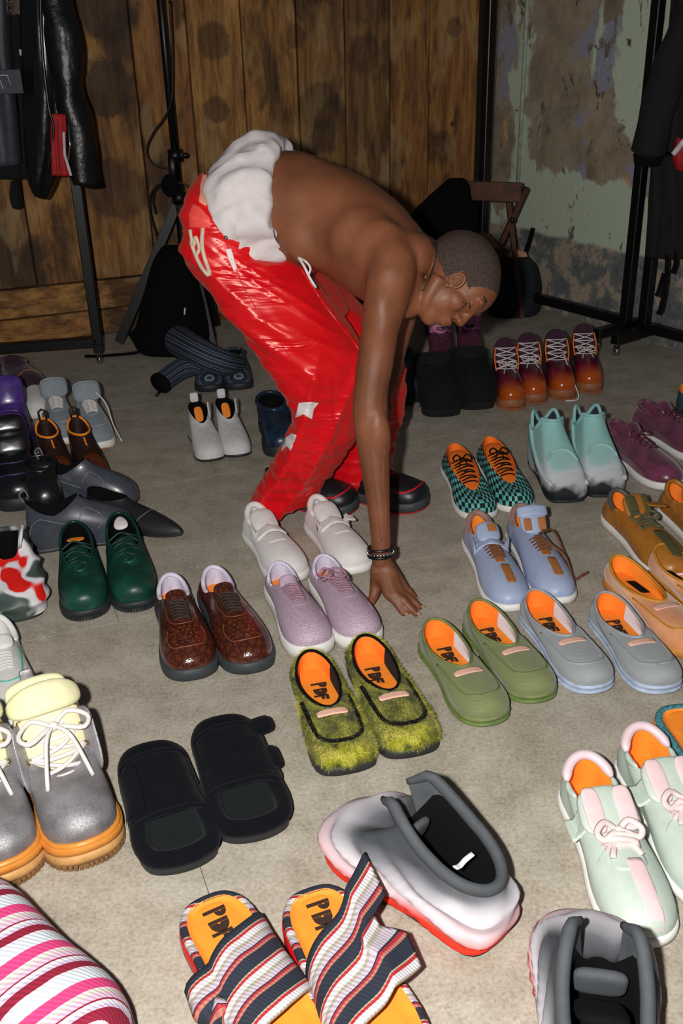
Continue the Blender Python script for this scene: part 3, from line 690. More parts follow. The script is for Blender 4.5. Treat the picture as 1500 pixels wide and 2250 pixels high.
# green
m, nt, b = nodes('green_leather'); nt.links.new(ramp(nt, noi(nt, 14, objc(nt), 5), [(.3, (5, 42, 34)), (.55, (10, 62, 50)), (.8, (40, 98, 82))]), b.inputs['Base Color']); b.inputs['Roughness'].default_value = .42; bump(nt, b, noi(nt, 40, objc(nt), 5), .25, .003); GRN = m
dgr = mat('dark_green_lace', (12, 48, 40), .6); 
for i, (t, h) in enumerate((((192, 1362), (172, 1218)), ((305, 1343), (268, 1198)))):
    s = Shoe('sneaker', ['left dark green leather slip-on shoe with wavy laces', 'right dark green leather shoe with white paper in its mouth'][i], 'dark green leather shoes', t, h, None, .122, 1 if i else -1, 'round', zs=.020, toeh=.062, zh=.108, zm=.088, zt=.080, yh=.02, yt=.68, wr=.042, up=GRN, sole=BLACKRUB, lining=BLACKFAB, insole=ORANGE, bulge=.012, tread=BLACKRUB)
    L = s.L; s.collar(.0045, GRN, 0, 1, 'collar')
    s.tongue(.068, L*.38, GRN, y=L*.69, z=.064, lean=.17, th=.014)
    P = []
    for k in range(6):
        y = L*(.36+.052*k); zc = .100-.005*k
        P.append(tube(catmull([(-.040, y-.004, zc-.012), (-.015, y+.008*(-1)**k, zc+.004), (.010, y-.006*(-1)**k, zc+.005), (.040, y, zc-.012)], 16, False), .0032))
    mesh('lace', join(*P), dgr, s.root)
    if i: mesh('paper_stuffing', pad((0, L*.22, .112), Vector((1, .1, 0)), Vector((0, .9, -.3)), .05, .05, .012, 2.2, taper=.5), WHITEFAB, s.root)
    else: mesh('insole_edge', pad((0, L*.25, .094), Vector((1, 0, 0)), Vector((0, .9, .1)), .048, .03, .003, 2.5), ORANGE, s.root)
# olive brown sneaker
ocr = mat('ochre_leather', (168, 108, 40), .4, var=.1, coat=.1); olg = mat('olive_leather', (84, 82, 50), .35, var=.1); olace = mat('olive_lace', (92, 90, 62), .85)
for i, (t, h) in enumerate((((1490, 1284), (1340, 1138)), ((1625, 1270), (1462, 1118)))):
    s = sneaker(i, t, h, ['ochre leather sneaker with olive tongue and laces, near the right edge', 'ochre leather sneaker cut off by the right edge, behind the first'], 'ochre leather sneakers', ocr, WHITERUB, HEELW, None, mat('grey_collar', (84, 80, 74), .6) if i == 0 else ocr, W=.12, yt=.36, collr=.007, zh=.10, zm=.072, wr=.034, zs=.024)
    L = s.L; s.collar(.006, ocr, .30, .7, 'side_collar')
    s.tongue(.076, .075, ocr, y=L*.44, z=.086, lean=.7, th=.012); c, yd = s.tg; xd = Vector((1, 0, 0)); zd = upv(xd, yd)
    mesh('tongue_panel', pad(c+zd*.007+xd*.018, xd, yd, .032, .062, .006, 4), olg, s.root); mesh('tongue_panel', pad(c+zd*.007-xd*.024, xd, yd, .018, .062, .004, 6), olg, s.root)
    mesh('strap', pad((-.045, L*.42, .118), Vector((1, 0, .2)), Vector((0, 1, .1)), .06, .035, .007, 6), ocr, s.root)
    s.laces([L*(.47+.035*k) for k in range(4)], (.026, .02), .0026, olace); s.bow((0, L*.47), olace, .003, .034, flat=1.6)
    s.patch(-.010, L*.78, .034, .12, olg, 'toe_stripe', 8, off=.0012)
# mint pink
mint = mat('mint_leather', (186, 200, 188), .5, var=.03, bs=.06); pnk = mat('pale_pink_leather', (224, 196, 198), .55, var=.03); pnl = mat('pale_pink_lace', (226, 204, 202), .85, bs=.2, bsc=900)
pnc = mat('pink_satin_collar', (226, 200, 206), .4, sheen=.3, var=.03)
for i, (t, h) in enumerate((((1428, 2092), (1265, 1740)), ((1590, 2015), (1385, 1675)))):
    s = sneaker(i, t, h, ['left mint green and pink sneaker with a pink lace bow', 'right mint green and pink sneaker, cut by the right edge'], 'mint and pink sneakers', mint, WHITERUB, ORANGE, None, None, W=.126, yt=.38, zh=.104, zm=.078, wr=.043, zs=.022, toeh=.056, insole=ORANGE)
    L = s.L; s.collar(.0095, pnc, 0, .34); s.collar(.006, mint, .30, .70, 'side_collar')
    s.tongue(.100, .092, mint, y=L*.53, z=.082, lean=.36, th=.016, pw=3.4, taper=-.12); c, yd = s.tg; xd = Vector((1, 0, 0)); zd = upv(xd, yd)
    for sg in (-1, 1): mesh('tongue_panel', pad(c+zd*.0065+xd*sg*.0285-yd*.002, xd, yd, .034, .086, .007, 3.5), pnk, s.root)
    s.patch(.052, L*.40, .03, .05, mint, 'strap', 8, off=.004)
    s.laces([L*(.555+.03*k) for k in range(3)], (.030, .026), .005, pnl, flat=1.2)
    s.bow((0, L*.545), pnl, .0042, .034, flat=1.5)
    s.patch(-.008, L*.84, .030, .115, pnk, 'toe_stripe', 8, off=.0012)
    s.patch(0, L*.68, .06, .05, mint, 'toe_panel', 3, off=.001)
    s.drape([(.050, L*.66), (.03, L*.62), (0, L*.68), (-.03, L*.62), (-.050, L*.66)], .0008, mat('mint_seam', (150, 166, 152), .7), 'seam')
    s.text(L*.24, .036)
# white and mint lines
wht = mat('white_knit', (218, 218, 214), .8, bs=.3, bsc=500, var=.03); mnl = mat('mint_piping', (96, 196, 168), .5, var=.03)
for i, (t, h) in enumerate((((-85, 1640), (-125, 1420)), ((52, 1632), (2, 1425)))):
    s = sneaker(i, t, h, ['white knit sneaker with mint lines, mostly outside the left edge', 'white knit sneaker with mint lines behind the silver boots'], 'white and mint sneakers', wht, WHITERUB, wht, None, wht, W=.125, yt=.33, collr=.008, zh=.10, zs=.02)
    L = s.L; s.tongue(.056, .04, wht, y=L*.38, z=.09, lean=.4, th=.01)
    s.laces([L*(.42+.03*k) for k in range(6)], (.02, .016), .0018, wht, cross=False)
    for sg in (-1, 1):
        s.drape([(sg*.036, L*.30), (sg*.034, L*.5), (sg*.026, L*.64), (sg*.008, L*.69), (0, L*.69)], .002, mnl, 'mint_line', flat=1.4)
        s.drape([(sg*.030, L*.60), (sg*.050, L*.60)], .002, mnl, 'mint_line'); s.drape([(sg*.022, L*.66), (sg*.042, L*.68), (sg*.046, L*.8)], .002, mnl, 'mint_line')
# burgundy satin
sat = mat('burgundy_satin', (104, 48, 74), .32, var=.25, vs=25, sheen=.4, bs=.15, bsc=60); bul = mat('burgundy_lace', (84, 22, 46), .7)
for i, (t, h) in enumerate((((1482, 1082), (1330, 985)), ((1560, 1020), (1395, 940)))):
    s = sneaker(i, t, h, ['burgundy satin sneaker on a white sole, nearer of its pair', 'burgundy satin sneaker on a white sole, farther, cut by the right edge'], 'burgundy satin sneakers', sat, WHITERUB, sat, bul, sat, insole=sat, W=.12, yt=.4, collr=.006, zh=.11, zm=.095, zt=.115, rows=5, tong=sat, tl=.05, zs=.026, y0=.42, y1=.66, toeh=.055)
    s.line([(.12, .5), (.2, .35), (.3, .3), (.34, .05)], .0012, bul); s.line([(.88, .5), (.8, .35), (.7, .3), (.66, .05)], .0012, bul); s.bow((0, s.L*.46), bul, .002, .03)
# grey high knit sneakers (back left)
gkn = m_cord('grey_knit', (142, 152, 160), (100, 112, 122), 70); gpl = mat('grey_piping', (168, 178, 190), .6); wlc = mat('white_lace', (214, 208, 206), .8, bs=.2, bsc=900, var=.03)
for i, (t, h) in enumerate((((140, 985), (126, 905)), ((222, 994), (186, 905)))):
    s = sneaker(i, t, h, ['left grey knit high-top sneaker with white laces', 'right grey knit high-top sneaker with a dangling white lace'], 'grey knit sneakers', gkn, WHITERUB, gkn, wlc, gpl, insole=gkn, W=.122, L=.32, yt=.38, zh=.13, zm=.11, zt=.135, rows=7, y0=.41, y1=.62, hw=(.026, .02), zs=.03, toeh=.055, lr=.0026)
    L = s.L; s.tongue(.096, .072, gkn, y=L*.38, z=.125, lean=1.0, th=.012, pw=3.5); s.tongue(.101, .077, gpl, y=L*.38-.004, z=.124, lean=1.0, th=.006, pw=3.5, name='tongue_edge')
    s.drape([(-.036, L*.68), (-.038, L*.8), (-.015, L*.88), (.015, L*.88), (.038, L*.8), (.036, L*.68)], .0016, gpl, 'toe_seam'); s.drape([(-.032, L*.4), (-.032, L*.6), (0, L*.69), (.032, L*.6), (.032, L*.4)], .0016, gpl, 'eyestay_edge')
    if i: mesh('loose_lace', tube(catmull([(-.028, L*.42, .16), (-.055, L*.5, .12), (-.065, L*.7, .06), (-.08, L*.92, .02)], 24, False), .003), wlc, s.root)
    mesh('gum_outsole', loft([[(p[0], p[1], z+s.rocker(p[1])) for p in outline('round', L, .115, s.side, g)] for g, z in ((-.003, -.0), (.0045, .002), (.0048, .006))], True, True), mat('gum_rubber', (200, 120, 70), .6), s.root)
# far left sneaker hint
# ------------------------------------------------------------------ boots
def boot(i, toe, heel, labels, group, up, sole, lining, W=.118, L=None, zh=.19, zm=.18, zt=.17, yt=.34, wr=.045, zs=.04, toeh=.065, collr=.006, coll=None, tread=None, grow=.005, name='boot', **kw):
    s = Shoe(name, labels[i], group, toe, heel, L, W, 1 if i else -1, kw.pop('kind', 'round'), zs=zs, toeh=toeh, zh=zh, zm=zm, zt=zt, yh=kw.pop('yh', .02), yt=yt, wr=wr, up=up, sole=sole, lining=lining, insole=kw.pop('insole', ORANGE), tread=tread, grow=grow, nv=20, cat='boot', vampk=kw.pop('vampk', .12), **kw)
    if coll: s.collar(collr, coll, 0, 1)
    return s
def lace_front(s, rows, hw, r, m, name='lace'):
    """criss-cross laces over the front of a shaft: rows of (y, z)"""
    P = []
    for k, (y, z) in enumerate(rows):
        P.append(tube(catmull([(-hw, y-.012, z), (-hw*.4, y+.008, z+.004), (hw*.4, y+.008, z+.004), (hw, y-.012, z)], 12, False), r))
        if k < len(rows)-1:
            y2, z2 = rows[k+1]
            P.append(tube(catmull([(-hw, y-.012, z), (0, (y+y2)/2+.011, (z+z2)/2+.005), (hw, y2-.012, z2)], 12, False), r))
            P.append(tube(catmull([(hw, y-.012, z), (0, (y+y2)/2+.014, (z+z2)/2+.006), (-hw, y2-.012, z2)], 12, False), r))
    return mesh(name, join(*P), m, s.root)
# silver boots
m, nt, b = nodes('silver_glitter_leather'); g_ = N(nt, 'ShaderNodeTexVoronoi', Scale=900.0); nt.links.new(objc(nt), g_.inputs['Vector'])
nt.links.new(ramp(nt, noi(nt, 18, objc(nt)), [(.3, (120, 118, 120)), (.7, (168, 166, 170))]), b.inputs['Base Color']); b.inputs['Metallic'].default_value = .6
nt.links.new(ramp(nt, g_.outputs['Color'], [(.2, (140, 140, 140)), (.8, (210, 210, 210))]), b.inputs['Roughness']); bump(nt, b, noi(nt, 700, objc(nt)), .6, .001); SILV = m
crm = mat('cream_padded_fabric', (226, 222, 178), .85, var=.03, bs=.1); gum = mat('orange_gum_rubber', (206, 132, 52), .38, var=.06); gum2 = mat('tan_gum_outsole', (186, 140, 84), .6)
for i, (t, h) in enumerate((((22, 1945), (-35, 1760)), ((208, 1895), (118, 1700)))):
    s = boot(i, t, h, ['left silver glitter boot on an orange sole, cut by the left edge', 'right silver glitter boot with cream tongue and tied white laces'], 'silver glitter boots', SILV, gum, crm, W=.136, L=.31, zh=.185, zm=.165, zt=.11, yt=.52, wr=.058, zs=.042, grow=.009,
             layers=[(gum2, 0, .022, 'outsole'), (gum, .022, .044, 'midsole')], tread=mat('gum_tread', (120, 84, 46), .7), toeh=.068)
    L = s.L
    mesh('welt', tube([(p[0], p[1], .044+s.rocker(p[1])) for p in outline('round', L, .128, s.side, .004)], .006, 8, True), gum, s.root)
    s.tongue(.128, .155, crm, y=L*.50, z=.115, lean=1.0, th=.03, sag=-.02, pw=2.8, base=.01); c, yd = s.tg; xd = Vector((1, 0, 0)); zd = upv(xd, yd)
    mesh('tongue_fold', pad(c+yd*.06+zd*.022, xd, (yd*.95-zd*.3), .140, .062, .030, 2.6, sag=-.03), crm, s.root)
    mesh('heel_tab', pad((0, .012, .19), xd, Vector((0, -.2, 1)), .12, .06, .024, 2.6, sag=.0), crm, s.root)
    mesh('pull_loop', pad((.01, .002, .222), xd, Vector((0, -.3, 1)), .026, .03, .008, 5), SILV, s.root)
    for sg in (-1, 1):
        mesh('eyestay', pad((sg*.058, L*.44, .135), Vector((sg*.25, .35, -.05)) .cross(Vector((0, -.55, .85))).cross(Vector((0, -.55, .85)))*(-1), Vector((0, -.50, .85)), .05, .13, .006, 3.5), SILV, s.root)
        eye = [tube([(sg*.052+.006*math.cos(a), L*.495-.021*k+.011, .100+.030*k+.006*math.sin(a)) for a in np.linspace(0, 2*PI, 9)[:-1]], .0018, 6, True) for k in range(4)]
        mesh('eyelet', join(*eye), mat('brass', (170, 140, 90), .3, .9), s.root, kind='stuff')
    rows = [(L*.56-.022*k, .104+.027*k) for k in range(5)]
    lace_front(s, rows, .054, .0044, wlc)
    s.bow((.0, L*.44), wlc, .0048, .056, z=.186)
# burgundy-orange boots, two pairs
m, nt, b = nodes('burgundy_to_amber_leather'); v = sep(nt, objc(nt)); f = math_(nt, 'ADD', math_(nt, 'MULTIPLY', v[1], 6.2), math_(nt, 'MULTIPLY', v[2], -5.0))
f = math_(nt, 'ADD', f, math_(nt, 'MULTIPLY', noi(nt, 20, objc(nt)), .3))
nt.links.new(ramp(nt, f, [(.55, (62, 12, 36)), (.85, (110, 18, 44)), (1.0, (172, 74, 18))]), b.inputs['Base Color'])
cr_ = [n for n in nt.nodes if n.type == 'VALTORGB'][0].color_ramp; 
f2 = math_(nt, 'DIVIDE', f, 1.8); nt.links.new(f2, [n for n in nt.nodes if n.type == 'VALTORGB'][0].inputs[0])
e = cr_.elements; e[0].position = .40; e[1].position = .60; e[2].position = .80
b.inputs['Roughness'].default_value = .22; b.inputs['Coat Weight'].default_value = .7; AMB = m
brg = mat('burgundy_suede', (52, 16, 40), .9, sheen=.2); tansole = mat('brown_gum_rubber', (150, 92, 60), .55)
BL = [['amber-toed burgundy boot beside the black furry boots, leftmost of four', 'amber-toed burgundy boot, second from the black furry boots'], ['amber-toed burgundy boot, third from the black furry boots, lace hanging', 'amber-toed burgundy boot farthest right of the four']]
for p in range(2):
    for i in range(2):
        k = p*2+i; t = ((1128, 902), (1178, 889), (1240, 880), (1300, 865))[k]; h = ((1092, 842), (1140, 830), (1196, 818), (1254, 803))[k]
        s = boot(i, t, h, BL[p], 'burgundy and amber boots', AMB, tansole, brg, W=.103, L=.29, zh=.15, zm=.16, zt=.14, yt=.42, wr=.04, zs=.034, tread=tansole, insole=brg, toeh=.065)
        s.tongue(.095, .12, brg, y=s.L*.42, z=.115, lean=1.15, th=.018, pw=2.2, sag=-.01, name='tongue')
        lace_front(s, [(s.L*.52-.018*q, .118+.022*q) for q in range(4)], .042, .0022, wlc)
        for sg in (-1, 1): mesh('orange_edge', tube(catmull([(sg*.042, s.L*.50, .11), (sg*.046, s.L*.42, .15), (sg*.04, s.L*.34, .19)], 12, False), .0028), orfab, s.root)
        if k == 2: mesh('loose_lace', tube(catmull([(-.02, s.L*.52, .14), (-.03, s.L*.7, .10), (-.045, s.L*.9, .05), (-.05, s.L*1.04, .01), (0, s.L*1.05, .004)], 30, False), .0026), wlc, s.root)
        else: s.bow((0, s.L*.52), wlc, .0022, .03, z=.135)
# black furry boots
bfb = mat('black_shaggy', (12, 12, 14), .95, bs=.6, bsc=200)
for i, (t, h) in enumerate((((975, 922), (935, 850)), ((1052, 906), (1008, 835)))):
    s = boot(i, t, h, ['left black shaggy ankle boot below the bowed head', 'right black shaggy ankle boot beside the amber-toed boots'], 'black shaggy boots', bfb, bfb, bfb, W=.135, L=.30, zh=.165, zm=.175, zt=.165, yt=.46, wr=.062, coll=bfb, insole=bfb, toeh=.09, zs=.035)
    fur_on(s, bfb, 9000, .024, 20+i, wdt=.0011, cone=.7)
# pink boots
pkb = mat('dusty_pink_leather', (196, 120, 160), .6, var=.15); pkd = mat('plum_leather', (84, 36, 60), .6, var=.2)
for i, (t, h) in enumerate((((978, 842), (955, 790)), ((1038, 836), (1020, 786)))):
    s = boot(i, t, h, ['left dusty pink boot under the chin', 'right dusty pink boot in front of the chin'], 'dusty pink boots', pkd, BLACKRUB, pkb, W=.11, L=.28, zh=.18, zm=.19, zt=.17, yt=.45, wr=.048, coll=pkb, insole=pkd)
    s.tongue(.100, .11, pkb, y=s.L*.42, z=.16, lean=1.2, th=.010, pw=5, sag=-.012, curl=.012)
    lace_front(s, [(s.L*.50-.012*q, .12+.02*q) for q in range(4)], .036, .003, pkd); s.bow((0, s.L*.5), pkd, .003, .03, z=.15)
# beige boot + grey blue boot behind the arm
bei = mat('beige_suede', (128, 116, 96), .8, bs=.2); gbl = mat('slate_knit', (58, 72, 84), .85, bs=.3, bsc=150)
s = boot(0, (920, 822), (912, 775), ['beige suede boot with pale collar behind the man\'s arm'], None, bei, BLACKRUB, WHITEFAB, W=.11, L=.26, zh=.22, zm=.22, zt=.22, yt=.45, wr=.044, coll=bei)
lace_front(s, [(s.L*.46-.01*q, .12+.022*q) for q in range(4)], .03, .0025, wlc)
s = boot(0, (892, 892), (880, 840), ['slate blue knitted boot behind the man\'s arm'], None, gbl, BLACKRUB, gbl, W=.11, L=.28, zh=.15, zm=.15, zt=.14, yt=.42, wr=.044, coll=gbl)
# purple boots
ppl = mat('purple_patent', (78, 50, 132), .3, var=.2, coat=.5, bs=.2, bsc=40)
s = boot(1, (40, 1010), (30, 940), ['', 'shiny purple boot with a tall padded tongue at the left edge'], None, ppl, BLACKRUB, ppl, W=.14, L=.30, zh=.17, zm=.16, zt=.15, yt=.45, wr=.05, insole=ppl)
s.tongue(.12, .12, ppl, y=s.L*.42, z=.13, lean=1.1, th=.03, pw=4, sag=-.01); s.laces([s.L*(.55+.04*k) for k in range(4)], .035, .003, ppl)
# black padded boots with purple edges
bpd = mat('black_puffy_leather', (20, 22, 26), .3, var=.2, bs=.4, bsc=30, coat=.2); plt = mat('purple_piping', (66, 44, 98), .5)
for i, (t, h) in enumerate((((-45, 1128), (-40, 1045)), ((52, 1128), (35, 1045)))):
    s = boot(i, t, h, ['black padded boot with purple piping, mostly outside the left edge', 'black padded boot with purple piping and a big quilted tongue'], 'black padded boots', bpd, BLACKRUB, bpd, W=.135, L=.31, zh=.19, zm=.17, zt=.15, yt=.42, wr=.05, insole=bpd, toeh=.075, zs=.045)
    s.tongue(.115, .15, bpd, y=s.L*.45, z=.13, lean=1.1, th=.035, pw=4, sag=-.01, base=.02); s.tongue(.122, .155, plt, y=s.L*.45-.005, z=.13, lean=1.1, th=.012, pw=4, sag=-.01, base=.02, name='tongue_edge')
    c, yd = s.tg; zd = upv(Vector((1, 0, 0)), yd)
    mesh('tongue_quilt', pad(c+zd*.02+yd*.035, Vector((1, 0, 0)), yd, .10, .05, .02, 4), bpd, s.root); mesh('tongue_quilt', pad(c+zd*.02-yd*.03, Vector((1, 0, 0)), yd, .10, .06, .02, 4), bpd, s.root)
    s.drape([(-.055, s.L*.6), (0, s.L*.68), (.055, s.L*.6)], .003, plt, 'purple_seam'); s.drape([(-.055, s.L*.8), (0, s.L*.86), (.055, s.L*.8)], .003, plt, 'purple_seam')
# white pair sliver behind, next to the purple boot
s = sneaker(1, (88, 925), (78, 878), ['', 'white shoe just showing between the purple boot and the grey sneakers'], None, wfelt, WHITERUB, wfelt, None, wfelt, W=.10, L=.26)
# burgundy suede boots top left
for i, (t, h) in enumerate((((22, 850), (-65, 806)), ((88, 884), (12, 832)))):
    s = boot(i, t, h, ['burgundy suede boot at the left edge, nearer the rack', 'burgundy suede boot with dark toe behind the purple boot'], 'burgundy suede boots', mat('maroon_suede', (48, 16, 34), .8, sheen=.2, var=.2), BLACKRUB, brg, W=.13, L=.30, zh=(.16, .12)[i], zm=.11, zt=.12, yt=.45, coll=brg, wr=.045)
    s.line([(.3, .3), (.4, .5), (.5, .6), (.6, .5), (.7, .3)], .0015, orfab)
# brown chelsea boots
chl = mat('dark_brown_leather', (44, 24, 18), .5, var=.2, bs=.2, bsc=80); cht = mat('brown_polished_toe', (92, 40, 20), .2, var=.2, coat=.6)
for i, (t, h) in enumerate((((152, 1085), (108, 1012)), ((226, 1078), (168, 996)))):
    s = boot(i, t, h, ['left dark brown ankle boot with orange lining and pull loop', 'right dark brown ankle boot with a polished brown toe'], 'dark brown ankle boots', chl, WHITERUB, chl, W=.095, L=.30, zh=.16, zm=.13, zt=.13, yt=.38, wr=.034, zs=.012, toeh=.05, grow=.002, coll=None)
    s.collar(.004, ORANGE, 0, 1); L = s.L
    mesh('pull_loop', tube([(-.011+.022*0, .01, .155), (-.011, .006, .185), (0, .004, .192), (.011, .006, .185), (.011, .01, .155)], .004, 6, flat=2), chl, s.root)
    s.patch(0, L*.80, .075, .11, cht, 'toe_cap', 3, off=.001); 
    for sg in (-1, 1): s.line([(.5+sg*.30, .98), (.5+sg*.29, .75), (.5+sg*.27, .5)], .004, mat('elastic_panel', (60, 36, 28), .9), 'elastic_panel')
    s.drape([(0, L*.40), (0, L*.5)], .003, ORANGE, 'orange_seam')
# white booties
wbt = mat('white_rough_leather', (205, 202, 202), .7, var=.06, bs=.6, bsc=120)
for i, (t, h) in enumerate((((468, 1020), (424, 935)), ((528, 1010), (484, 930)))):
    s = boot(i, t, h, ['left white crumpled leather ankle boot with an open zip', 'right white crumpled leather ankle boot with orange inside'], 'white ankle boots', wbt, BLACKRUB, BLACKFAB, W=.105, L=.30, zh=.13, zm=.12, zt=.095, yt=.50, wr=.032, zs=.012, grow=.001, toeh=.05)
    L = s.L; mesh('pull_tab', pad((0, .008, .142), Vector((1, 0, 0)), Vector((0, -.3, 1)), .03, .035, .006, 5), wbt, s.root)
    mesh('orange_tongue', pad((0, L*.28, .105), Vector((1, 0, 0)), Vector((0, -.7, .7)), .03, .06, .004, 3), ORANGE, s.root)
    mesh('open_flap', pad((-.034, L*.36, .125), Vector((.3, .6, .4)), Vector((0, -.3, 1)), .035, .06, .006, 2.6, taper=.5), wbt, s.root)
    s.drape([(0, L*.5), (0, L*.62)], .002, WHITEFAB, 'zip')
# dark navy shoe behind the trouser leg
nvy = mat('navy_leather', (24, 44, 66), .35, var=.4, vs=20)
s = boot(0, (625, 1010), (585, 915), ['dark navy boot half hidden behind the red trouser hem'], None, nvy, BLACKRUB, BLACKFAB, W=.12, L=.34, zh=.13, zm=.12, zt=.12, yt=.5, wr=.05)
s.collar(.008, nvy, 0, 1); s.line([(.05, .2), (.1, .6), (.2, .4), (.3, .5)], .006, nvy, 'fold')
# grey leather pointed pair + black pointed boot
gle = mat('slate_leather', (66, 70, 80), .33, var=.12, coat=.15, bs=.12, bsc=50); gst = mat('grey_stitch', (112, 116, 124), .6); gsl2 = mat('slate_rubber', (44, 47, 54), .5)
for i, (t, h) in enumerate((((300, 1172), (90, 1206)), ((306, 1106), (122, 1106)))):
    s = boot(i, t, h, ['slate grey leather low boot lying nearest, its side to the camera', 'slate grey leather low boot behind the nearer one'], 'slate grey leather boots', gle, gsl2, BLACKFAB, W=.105, L=.30, zh=.155, zm=.115, zt=.155, yt=.50, wr=.038, zs=.014, grow=.0, toeh=.075, insole=BLACKFAB)
    L = s.L
    s.line([(.06, .15), (.10, .55), (.16, .8), (.23, .75), (.27, .5)], .0014, gst); s.line([(.94, .15), (.90, .55), (.84, .8), (.77, .75), (.73, .5)], .0014, gst)
    s.line([(.70, .6), (.66, .7), (.60, .75), (.63, .5), (.70, .3)], .0014, gst); s.line([(.30, .6), (.34, .7), (.40, .75), (.37, .5), (.30, .3)], .0014, gst)
    mesh('heel_loop', tube(catmull([(0, .004, .15), (0, -.006, .175), (0, .010, .19), (0, .018, .165)], 12, False), .0025), gst, s.root)
bpt = mat('black_matte_leather', (26, 27, 33), .55, var=.15)
s = boot(1, (402, 1183), (205, 1128), ['', 'black pointed shoe sticking out behind the slate boots'], None, bpt, BLACKRUB, BLACKFAB, W=.105, L=.36, kind='point', zh=.09, zm=.075, zt=.085, yt=.42, wr=.034, zs=.008, grow=-.002, toeh=.035, insole=BLACKFAB, name='pointed_shoe')
s.drape([(-.04, s.L*.62), (0, s.L*.66), (.04, s.L*.62)], .0015, gst, 'seam')
# crumpled black puffy shoe behind
s = boot(0, (112, 1152), (98, 1100), ['black puffy nylon boot squeezed behind the slate boots'], None, bpd, BLACKRUB, bpd, W=.10, L=.17, zh=.16, zm=.15, zt=.14, yt=.5, wr=.045, coll=bpd, insole=bpd, toeh=.08)
for q in range(5): mesh('puffy_fold', pad((random.uniform(-.01, .01), .04+.02*q, .135-.012*q), Vector((1, .15*q-.3, 0)), Vector((0, .6, .5)), .09, .04, .03, 2.2), bpd, s.root)
# striped fabric boots
STB = m_stripes('slate_stripe_fabric', [(0, (34, 42, 58)), (.25, (128, 140, 162)), (.33, (46, 56, 76)), (.5, (28, 34, 48)), (.62, (150, 160, 180)), (.68, (52, 62, 84)), (.85, (30, 38, 52))], .030, diag=(0, 1, .9))
STB2 = m_stripes('slate_stripe_shaft', [(0, (34, 42, 58)), (.25, (128, 140, 162)), (.33, (46, 56, 76)), (.5, (28, 34, 48)), (.62, (150, 160, 180)), (.68, (52, 62, 84)), (.85, (30, 38, 52))], .17, src='UV', diag=(1, 0, 0))
for i, (t, h) in enumerate((((463, 866), (450, 800)), ((527, 862), (512, 795)))):
    s = boot(i, t, h, ['left dark striped fabric boot, its tall shaft flopped on the floor', 'right dark striped fabric boot, its tall shaft lying over the other'], 'striped fabric boots', STB, BLACKRUB, BLACKFAB, W=.115, L=.29, zh=.10, zm=.095, zt=.10, yt=.40, wr=.04, zs=.03, toeh=.06, coll=STB)
    base = Vector(s.root.location); inv = Matrix.Rotation(-s.rz, 3, 'Z')
    if i == 0: wp = [(455, 808, .09), (430, 800, .10), (395, 812, .075), (355, 840, .05)]
    else: wp = [(512, 800, .10), (480, 795, .16), (440, 775, .19), (398, 752, .17)]
    Pw = [inv @ (Vector(tuple(G(x, y, z)))-base) for x, y, z in wp]
    P = catmull([tuple(p) for p in Pw], 16, False); rr = [.045+.018*k/15 for k in range(16)] if i else [.045-.004*k/15 for k in range(16)]
    rings_v = tube(P, rr, 20, False, 1.15, caps=False)
    mesh('shaft', rings_v, STB2, s.root, uv=[(abs((q % 20)/20-.5)*2, (q//20)/16) for q in range(len(rings_v[0]))])
    d = Vector(tuple(P[-1]-P[-2])).normalized()
    mesh('shaft_binding', tube([tuple(P[-1]), tuple(Vector(tuple(P[-1]))+d*.012)], rr[-1]*1.06, 20, False, 1.15), BLACKFAB, s.root)
    mesh('zip_pull', tube([tuple(Vector(tuple(P[-1]))+d*.014+Vector((0, 0, -.03))), tuple(Vector(tuple(P[-1]))+d*.04+Vector((0, 0, -.04)))], .006, 6), BLACKMET, s.root)
